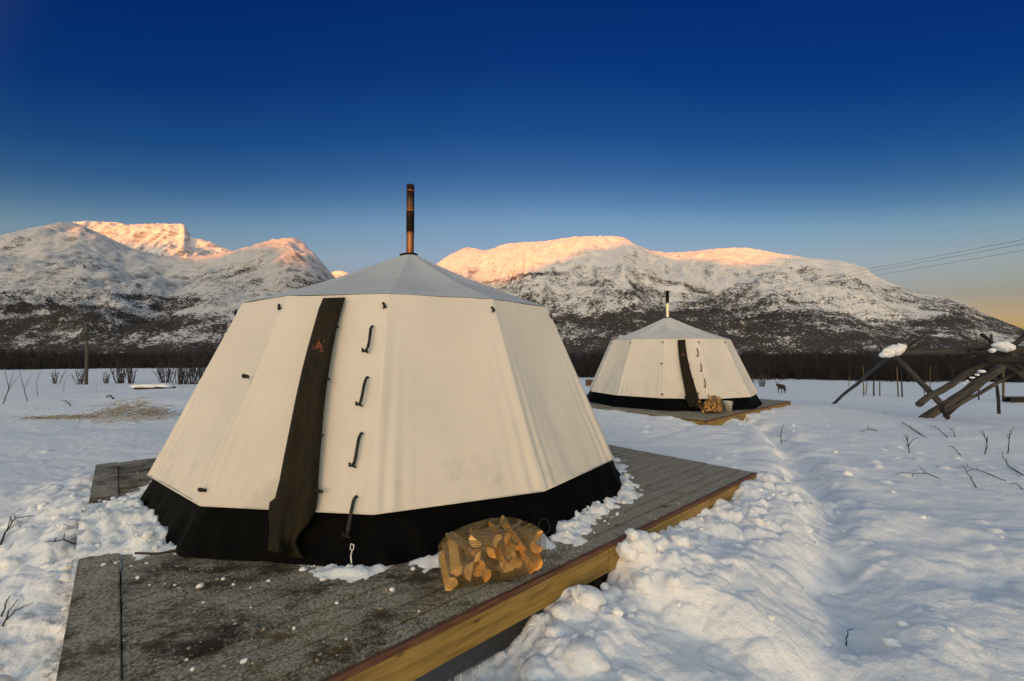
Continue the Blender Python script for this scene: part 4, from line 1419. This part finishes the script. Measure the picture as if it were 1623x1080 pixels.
# ------------------------------------------------------------------ left: utility pole, straw, covered sledge, crate
def left_at(px, depth):
    x = (px - CX) / FPX * depth
    return Vector((x, depth, gz(x, depth)))
b = left_at(138, 40)
up = empty('utility_pole', b)
S_ = b.y / FPX
hp = 98 * S_
MB().tube([(0, 0, -.2), (0, 0, hp * .5), (-2 * S_, 0, hp)], [2.2 * S_, 2.0 * S_, 1.5 * S_], 10, True, .03).build('post', M['pole'], up, True)
MB().box((-5 * S_, 0, hp - 22 * S_), (10 * S_, .25, 13 * S_)).box((-1 * S_, 0, hp - 17 * S_), (16 * S_, .1, 2.2 * S_)).build('switch_box', M['black'], up, bevel=.02)
MB().tube([(-8 * S_, 0, hp - 4 * S_), (4 * S_, 0, hp - 4 * S_)], .05, 6).tube([(-7 * S_, 0, hp - 4 * S_), (-7 * S_, 0, hp - 14 * S_)], .03, 5).build('bracket', M['black'], up)
tag(up, 'lone grey utility pole with dark box on the left field', 'pole')

def straw_heap(c, rx, ry, h, n, seed, thin=.006):
    rnd = np.random.default_rng(seed)
    mb = MB()
    ga = np.linspace(-3 * rx, 3 * rx, 60); gb = np.linspace(-3 * ry, 3 * ry, 60)
    GG = ground_z(*np.meshgrid(c.x + ga, c.y + gb))
    def gz(x, y):
        return float(GG[int(np.clip(np.searchsorted(gb, y - c.y), 0, 59)), int(np.clip(np.searchsorted(ga, x - c.x), 0, 59))])
    for i in range(n):
        x, y = rnd.normal(0, rx * .42), rnd.normal(0, ry * .42)
        px, py = c.x + x, c.y + y
        z = gz(px, py) + h * math.exp(-(x / (rx * .55)) ** 2 - (y / (ry * .55)) ** 2) * rnd.uniform(.1, 1) + .01
        a = rnd.normal(.3, .9)
        L = rnd.uniform(.12, .45)
        dz = rnd.normal(0, .16) * L
        p0 = Vector((px, py, z)); p2 = p0 + Vector((math.cos(a) * L, math.sin(a) * L, dz))
        p2.z = max(p2.z, gz(p2.x, p2.y) + .005)
        p1 = (p0 + p2) / 2 + Vector((0, 0, rnd.uniform(0, .07)))
        mb.tube([p0, p1, p2], [thin, thin, thin * .7], 3, False)
    return mb
c_ = on_ground(203, 662)
tag(straw_heap(c_, 1.4, .7, .5, 320, 4, .0055).build('straw', M['straw'], None), 'loose heap of dry yellow straw on the left snow', 'straw', kind='stuff')
c_ = on_ground(85, 665)
tag(straw_heap(c_, 1.2, .16, .04, 80, 5, .006).build('straw', M['straw'], None), 'thin trail of straw left of the heap', 'straw', kind='stuff')

b = left_at(247, 30)
cs = empty('covered_sledge', b)
S_ = b.y / FPX
MB().box((0, 0, 2.2 * S_), (46 * S_, 1.2, 3.0 * S_)).box((16 * S_, -.2, 2.8 * S_), (12 * S_, .9, 3.6 * S_)).build('frame', M['darklog'], cs, bevel=.04)
Vs, Fs = [], []
for i, (dx, r) in enumerate(((-18, .55), (-8, .62), (3, .6), (13, .5), (-26, .4))):
    Vs.append(lump((dx * S_, 0, 5 * S_), r, i + 81, .33)); Fs.append(ICO_F + i * len(ICO_V))
link('snow_cover', mesh_np('snow_cover', np.vstack(Vs), np.vstack(Fs)), M['snow'], cs, True)
tag(cs, 'low sledge under thick snow with dark underside, left field', 'sledge')

b = on_ground(936, 612)
crt = empty('crate', b)
S_ = b.y / FPX
for i in range(3):
    MB().box((0, 0, 0), (15 * S_, .5, 2.5 * S_)).build('board', M['crate'], crt, bevel=.01).location = (0, 0, (1.6 + 2.9 * i) * S_)
for xx in (-6.5, 6.5):
    MB().box((xx * S_, -.27, 4.5 * S_), (1.6 * S_, .04, 9.4 * S_)).build('batten', M['crate'], crt)
MB().box((0, 0, 9.4 * S_), (16 * S_, .56, .8 * S_)).build('lid', M['greylog'], crt, bevel=.02)
tag(crt, 'small brown slatted crate peeping out left of the far tent', 'crate')

# ------------------------------------------------------------------ power lines
for k, (py, dx) in enumerate(((380.0, 0), (385.5, .6), (397.5, -.3))):
    hgt_ = (HOR - py) / FPX * 60
    a = Vector((69.5 + dx, 60, CAMZ + hgt_))
    dr = Vector((-.173, 1, 0))
    pts = []
    for y in np.concatenate([np.linspace(-20, 100, 12), np.linspace(120, 420, 14)]):
        sag = 1.6 * (((y - 60) / 160) ** 2 - .0) * .0
        pts.append(a + dr * (y - 60) - Vector((0, 0, sag)))
    mb = MB().tube(pts, .022, 5, False)
    tag(mb.build('power_line', M['wire'], None), ('topmost power line crossing the right sky', 'middle power line close under the topmost', 'lowest power line of the three at the right sky')[k], 'power line', 'overhead power lines')

# ------------------------------------------------------------------ twigs
def twig(px_pts, r, label, standing=False, branches=(), mat='twig', name='twig'):
    r = r * .72
    if standing:
        b = on_ground(*px_pts[0])
        P = [b - Vector((0, 0, .05))] + [at(p[0], p[1], b.y + .02 * i) for i, p in enumerate(px_pts[1:])]
    else:
        P = []
        for p in px_pts:
            g = on_ground(*p)
            P.append(g + Vector((0, 0, .015)))
        mid = P[len(P) // 2]
        mid.z += .04
        P[0].z -= .02
    fine = []
    for i in range(len(P) - 1):
        for t in np.linspace(0, 1, 5)[:-1]:
            fine.append(P[i].lerp(P[i + 1], t) + Vector((random.uniform(-1, 1), random.uniform(-1, 1), random.uniform(-1, 1))) * r * .8)
    fine.append(P[-1])
    n = len(fine)
    mb = MB().tube(fine, [r * (1 - .6 * i / (n - 1)) for i in range(n)], 6)
    if name == 'twig' and (P[-1] - P[0]).length > .3:
        for q in range(random.randint(2, 4)):
            s_ = fine[int(random.uniform(.35, .9) * (n - 1))]
            dirn = (P[-1] - P[0]).normalized() + Vector((random.uniform(-.9, .9), random.uniform(-.5, .5), random.uniform(.1, .9)))
            e_ = s_ + dirn.normalized() * random.uniform(.06, .16)
            mb.tube([s_, s_.lerp(e_, .5) + Vector((0, 0, .01)), e_], [r * .5, r * .4, r * .2], 4)
    for (fi, bx, by) in branches:
        s = fine[int(fi * (n - 1))]
        e = at(bx, by, s.y)
        m = s.lerp(e, .5) + Vector((0, 0, .1 * (e - s).length))
        mb.tube([s, m, e], [r * .6, r * .5, r * .25], 5)
    o = mb.build(name, M[mat], None, True)
    tag(o, label, 'twig', 'bare twigs sticking out of the snow')
    return o
twig([(1470, 695), (1435, 676), (1400, 654)], .018, 'long straight twig slanting below the log trestles')
twig([(1240, 703), (1237, 690), (1242, 673)], .014, 'small forked twig standing between far deck and track', True, [(.5, 1229, 694), (.3, 1246, 699)])
twig([(1441, 719), (1439, 705), (1436, 688)], .013, 'upright twig with a side shoot on the right snow', True, [(.6, 1456, 692), (.4, 1430, 697)])
twig([(1502, 694), (1490, 686), (1473, 675)], .012, 'short slanting twig just below the thick leaning log')
twig([(1515, 694), (1511, 687), (1505, 681)], .010, 'tiny crooked twig below the leaning logs')
twig([(1524, 724), (1512, 715), (1502, 708)], .010, 'short lying twig below the upright forked one')
twig([(1561, 721), (1564, 705), (1558, 682)], .014, 'upright forked dark twig on the right snow', True, [(.6, 1566, 690)])
twig([(1597, 720), (1599, 700), (1601, 690), (1607, 677)], .013, 'tall curved twig near the right picture edge', True)
twig([(1623, 754), (1600, 742), (1590, 730), (1588, 718)], .012, 'curved twig bending up at the right picture edge')
twig([(1492, 760), (1470, 752), (1447, 757), (1427, 752)], .010, 'low arching twig with split tip on the right snow', False, [(.7, 1447, 765)])
twig([(1594, 763), (1565, 752), (1535, 747), (1513, 743)], .011, 'long low twig left of the right edge', False, [(.6, 1520, 758), (.75, 1546, 773)])
twig([(1548, 774), (1538, 763), (1531, 749)], .010, 'short twig crossing under the long low one')
twig([(1623, 777), (1610, 773), (1600, 770)], .009, 'twig end poking in at the right edge')
twig([(1340, 1024), (1345, 1012), (1352, 1001)], .006, 'tiny dark twig in the near snow track')
twig([(1392, 683), (1378, 684), (1362, 686)], .014, 'dark bits of twig lying below the trestle')
twig([(0, 866), (8, 848), (24, 833), (52, 820)], .010, 'bent twig rising at the left picture edge')
twig([(162, 862), (130, 868), (100, 868), (72, 866)], .011, 'dark stick lying across snow and deck edge')
sp_ = [deck_pt(.42, 2.35, .10), deck_pt(.62, 2.30, .13), deck_pt(.82, 2.36, .11)]
tag(MB().tube([at(214, 877, 3.05), at(248, 878, 3.05), at(282, 873, 3.08)], [.008, .009, .006], 6).build('twig', M['twig'], None, True), 'short dark stick on the snow heap by the skirt', 'twig', 'bare twigs sticking out of the snow')
for i, (a, b_) in enumerate((((0, 993), (28, 950)), ((0, 985), (52, 955)), ((0, 978), (16, 944)))):
    twig([a, ((a[0] + b_[0]) / 2, (a[1] + b_[1]) / 2 - 3), b_], .007, ('steepest', 'flattest', 'shortest')[i] + ' of three dry stalks low at the left edge', True)
twig([(4, 640), (14, 615), (8, 588)], 0.018, 'tall dry stalks at the far left snow bank', True, [(.3, 30, 595), (.5, 22, 590)], name='dry_stalk')
twig([(44, 636), (36, 610), (31, 585)], 0.015, 'second clump of stalks from the left edge', True, [(.4, 52, 592)], name='dry_stalk')
twig([(60, 628), (58, 605), (66, 585)], 0.012, 'leaning stalk behind the left snow bank', True, name='dry_stalk')
twig([(100, 622), (103, 604), (110, 594), (122, 598)], 0.0132, 'bent reed folded over on the left bank', True, [(.3, 112, 598), (.2, 68, 614)], name='dry_stalk')
twig([(154, 622), (153, 612), (150, 605)], 0.012, 'short stalk right of the utility pole', True, name='dry_stalk')
twig([(112, 644), (106, 640), (100, 636)], .02, 'dark twig scrap on the left snow')
twig([(180, 633), (174, 629), (168, 631)], .03, 'dark scrap of brush beyond the straw heap')

# ------------------------------------------------------------------ shrubs
def shrub(px, py, h, w, n, seed, label):
    rnd = random.Random(seed)
    b = left_at(px, 41 + 2 * rnd.uniform(-1, 1)) if px < 600 else on_ground(px, py)
    root = empty('bare_shrub', b)
    mb = MB()
    for i in range(n):
        a = rnd.uniform(0, 6.28); sp = rnd.uniform(.1, 1) * w / 2
        H = h * rnd.uniform(.6, 1.05)
        p0 = Vector((math.cos(a) * sp * .35, math.sin(a) * sp * .35, -.1))
        p3 = Vector((math.cos(a) * sp, math.sin(a) * sp, H))
        pts = [p0, p0.lerp(p3, .35) + Vector((rnd.uniform(-.1, .1), 0, 0)), p0.lerp(p3, .7) + Vector((rnd.uniform(-.12, .12), rnd.uniform(-.1, .1), 0)), p3]
        r = rnd.uniform(.018, .034)
        mb.tube(pts, [r, r * .8, r * .55, r * .25], 4, False)
        for k in range(rnd.randint(6, 10)):
            t = rnd.uniform(.25, .95)
            s = p0.lerp(p3, t)
            aa = rnd.uniform(0, 6.28); L = rnd.uniform(.2, .55) * (1.1 - t * .5) * h * .35
            e = s + Vector((math.cos(aa) * L * .7, math.sin(aa) * L * .7, L))
            mb.tube([s, s.lerp(e, .5) + Vector((rnd.uniform(-.05, .05), 0, .03)), e], [r * .5, r * .4, r * .2], 3, False)
    mb.build('branches', M['shrub'], root)
    tag(root, label, 'shrub', 'bare shrubs on the far field')
for i, (px, py, h, w, n, lb) in enumerate(((193, 606, 2.2, 2.4, 22, 'bare shrub just right of the utility pole'), (207, 606, 2.0, 1.6, 16, 'narrow bare shrub right of the pole thicket'),
                                    (265, 606, 2.3, 2.6, 26, 'bushy bare shrub behind the snow-covered sledge'), (286, 606, 2.6, 2.6, 26, 'dense bare shrub nearest the tent wall'),
                                    (305, 607, 2.6, 2.4, 24, 'tall bare shrub touching the tent outline'), (322, 607, 2.8, 2.2, 22, 'last bare shrub half hidden by the tent'), (128, 606, 1.6, 1.6, 12, 'thin bare shrub at the foot of the pole'),
                                    (88, 606, 1.4, 1.6, 8, 'sparse bare shrub left of the pole'), (1190, 612, 2.6, 2.8, 22, 'bare shrub right of the far tent wall'), (1208, 613, 2.2, 2.2, 18, 'low bare shrub between far tent and reindeer'),
                                    (170, 607, 1.2, 1.0, 8, 'tiny bare shrub between pole and thicket'))):
    shrub(px, py, h, w, n, 300 + i, lb)

# ------------------------------------------------------------------ birch wood along the valley
def tree_template(seed):
    rnd = random.Random(seed)
    V, F = [], []
    def spike(a, b, r):
        a, b = Vector(a), Vector(b)
        t = (b - a).normalized(); o = t.orthogonal().normalized(); q = t.cross(o)
        n = len(V)
        for k in range(3):
            ang = k * 2.094
            V.append(tuple(a + (o * math.cos(ang) + q * math.sin(ang)) * r))
        V.append(tuple(b))
        F.extend([(n, n + 1, n + 3), (n + 1, n + 2, n + 3), (n + 2, n, n + 3)])
    stems = rnd.randint(2, 4)
    for s in range(stems):
        a = rnd.uniform(0, 6.28); l = rnd.uniform(0, .16)
        b = (rnd.uniform(-.12, .12), rnd.uniform(-.12, .12), 0)
        tip = (b[0] + math.cos(a) * l, b[1] + math.sin(a) * l, rnd.uniform(.75, 1.0))
        spike(b, tip, .016)
        for k in range(11):
            t = rnd.uniform(.12, .95)
            p = [b[i] + (tip[i] - b[i]) * t for i in range(3)]
            aa = rnd.uniform(0, 6.28); L = rnd.uniform(.12, .30) * (1.15 - .6 * t)
            spike(p, (p[0] + math.cos(aa) * L * .75, p[1] + math.sin(aa) * L * .75, p[2] + L * .8), .011)
    return np.array(V), np.array(F)
tmpl = [tree_template(900 + i) for i in range(7)]
Vs, Fs, off = [], [], 0
NT, NN = 6500, 2600
DP = RNG.uniform(-160, 1790, NT)
DI = np.where(np.arange(NT) < NN, RNG.uniform(94, 128, NT), 114 + 330 * RNG.uniform(size=NT) ** 1.3)
XF = (DP - CX) / FPX * DI
GF = ground_z(XF, DI, False)
OKF = DI > 99 + 9 * pn(XF * .03, DI * .03, 8)
for i in np.nonzero(OKF)[0]:
    near, X, dist, g_ = i < NN, XF[i], DI[i], GF[i]
    tv, tf = tmpl[i % 7]
    hmax = CAMZ - .25 - g_
    h = (RNG.uniform(.45, .85) if near else RNG.uniform(.55, 1.25) + .25 * float(pn(np.array(X * .012), np.array(dist * .012), 88))) * hmax
    a = RNG.uniform(0, 6.28)
    ca, sa = math.cos(a), math.sin(a)
    w = h * RNG.uniform(.8, 1.25) + 1.0
    v = tv * np.array([w, w, h])
    v = v @ np.array([[ca, sa, 0], [-sa, ca, 0], [0, 0, 1]])
    v += np.array([X, dist, g_ - .15])
    Vs.append(v); Fs.append(tf + off); off += len(tv)
forest = link('forest', mesh_np('forest', np.vstack(Vs), np.vstack(Fs)), M['forest'])
tag(forest, 'dark leafless birch wood along the valley floor', 'forest', kind='stuff')
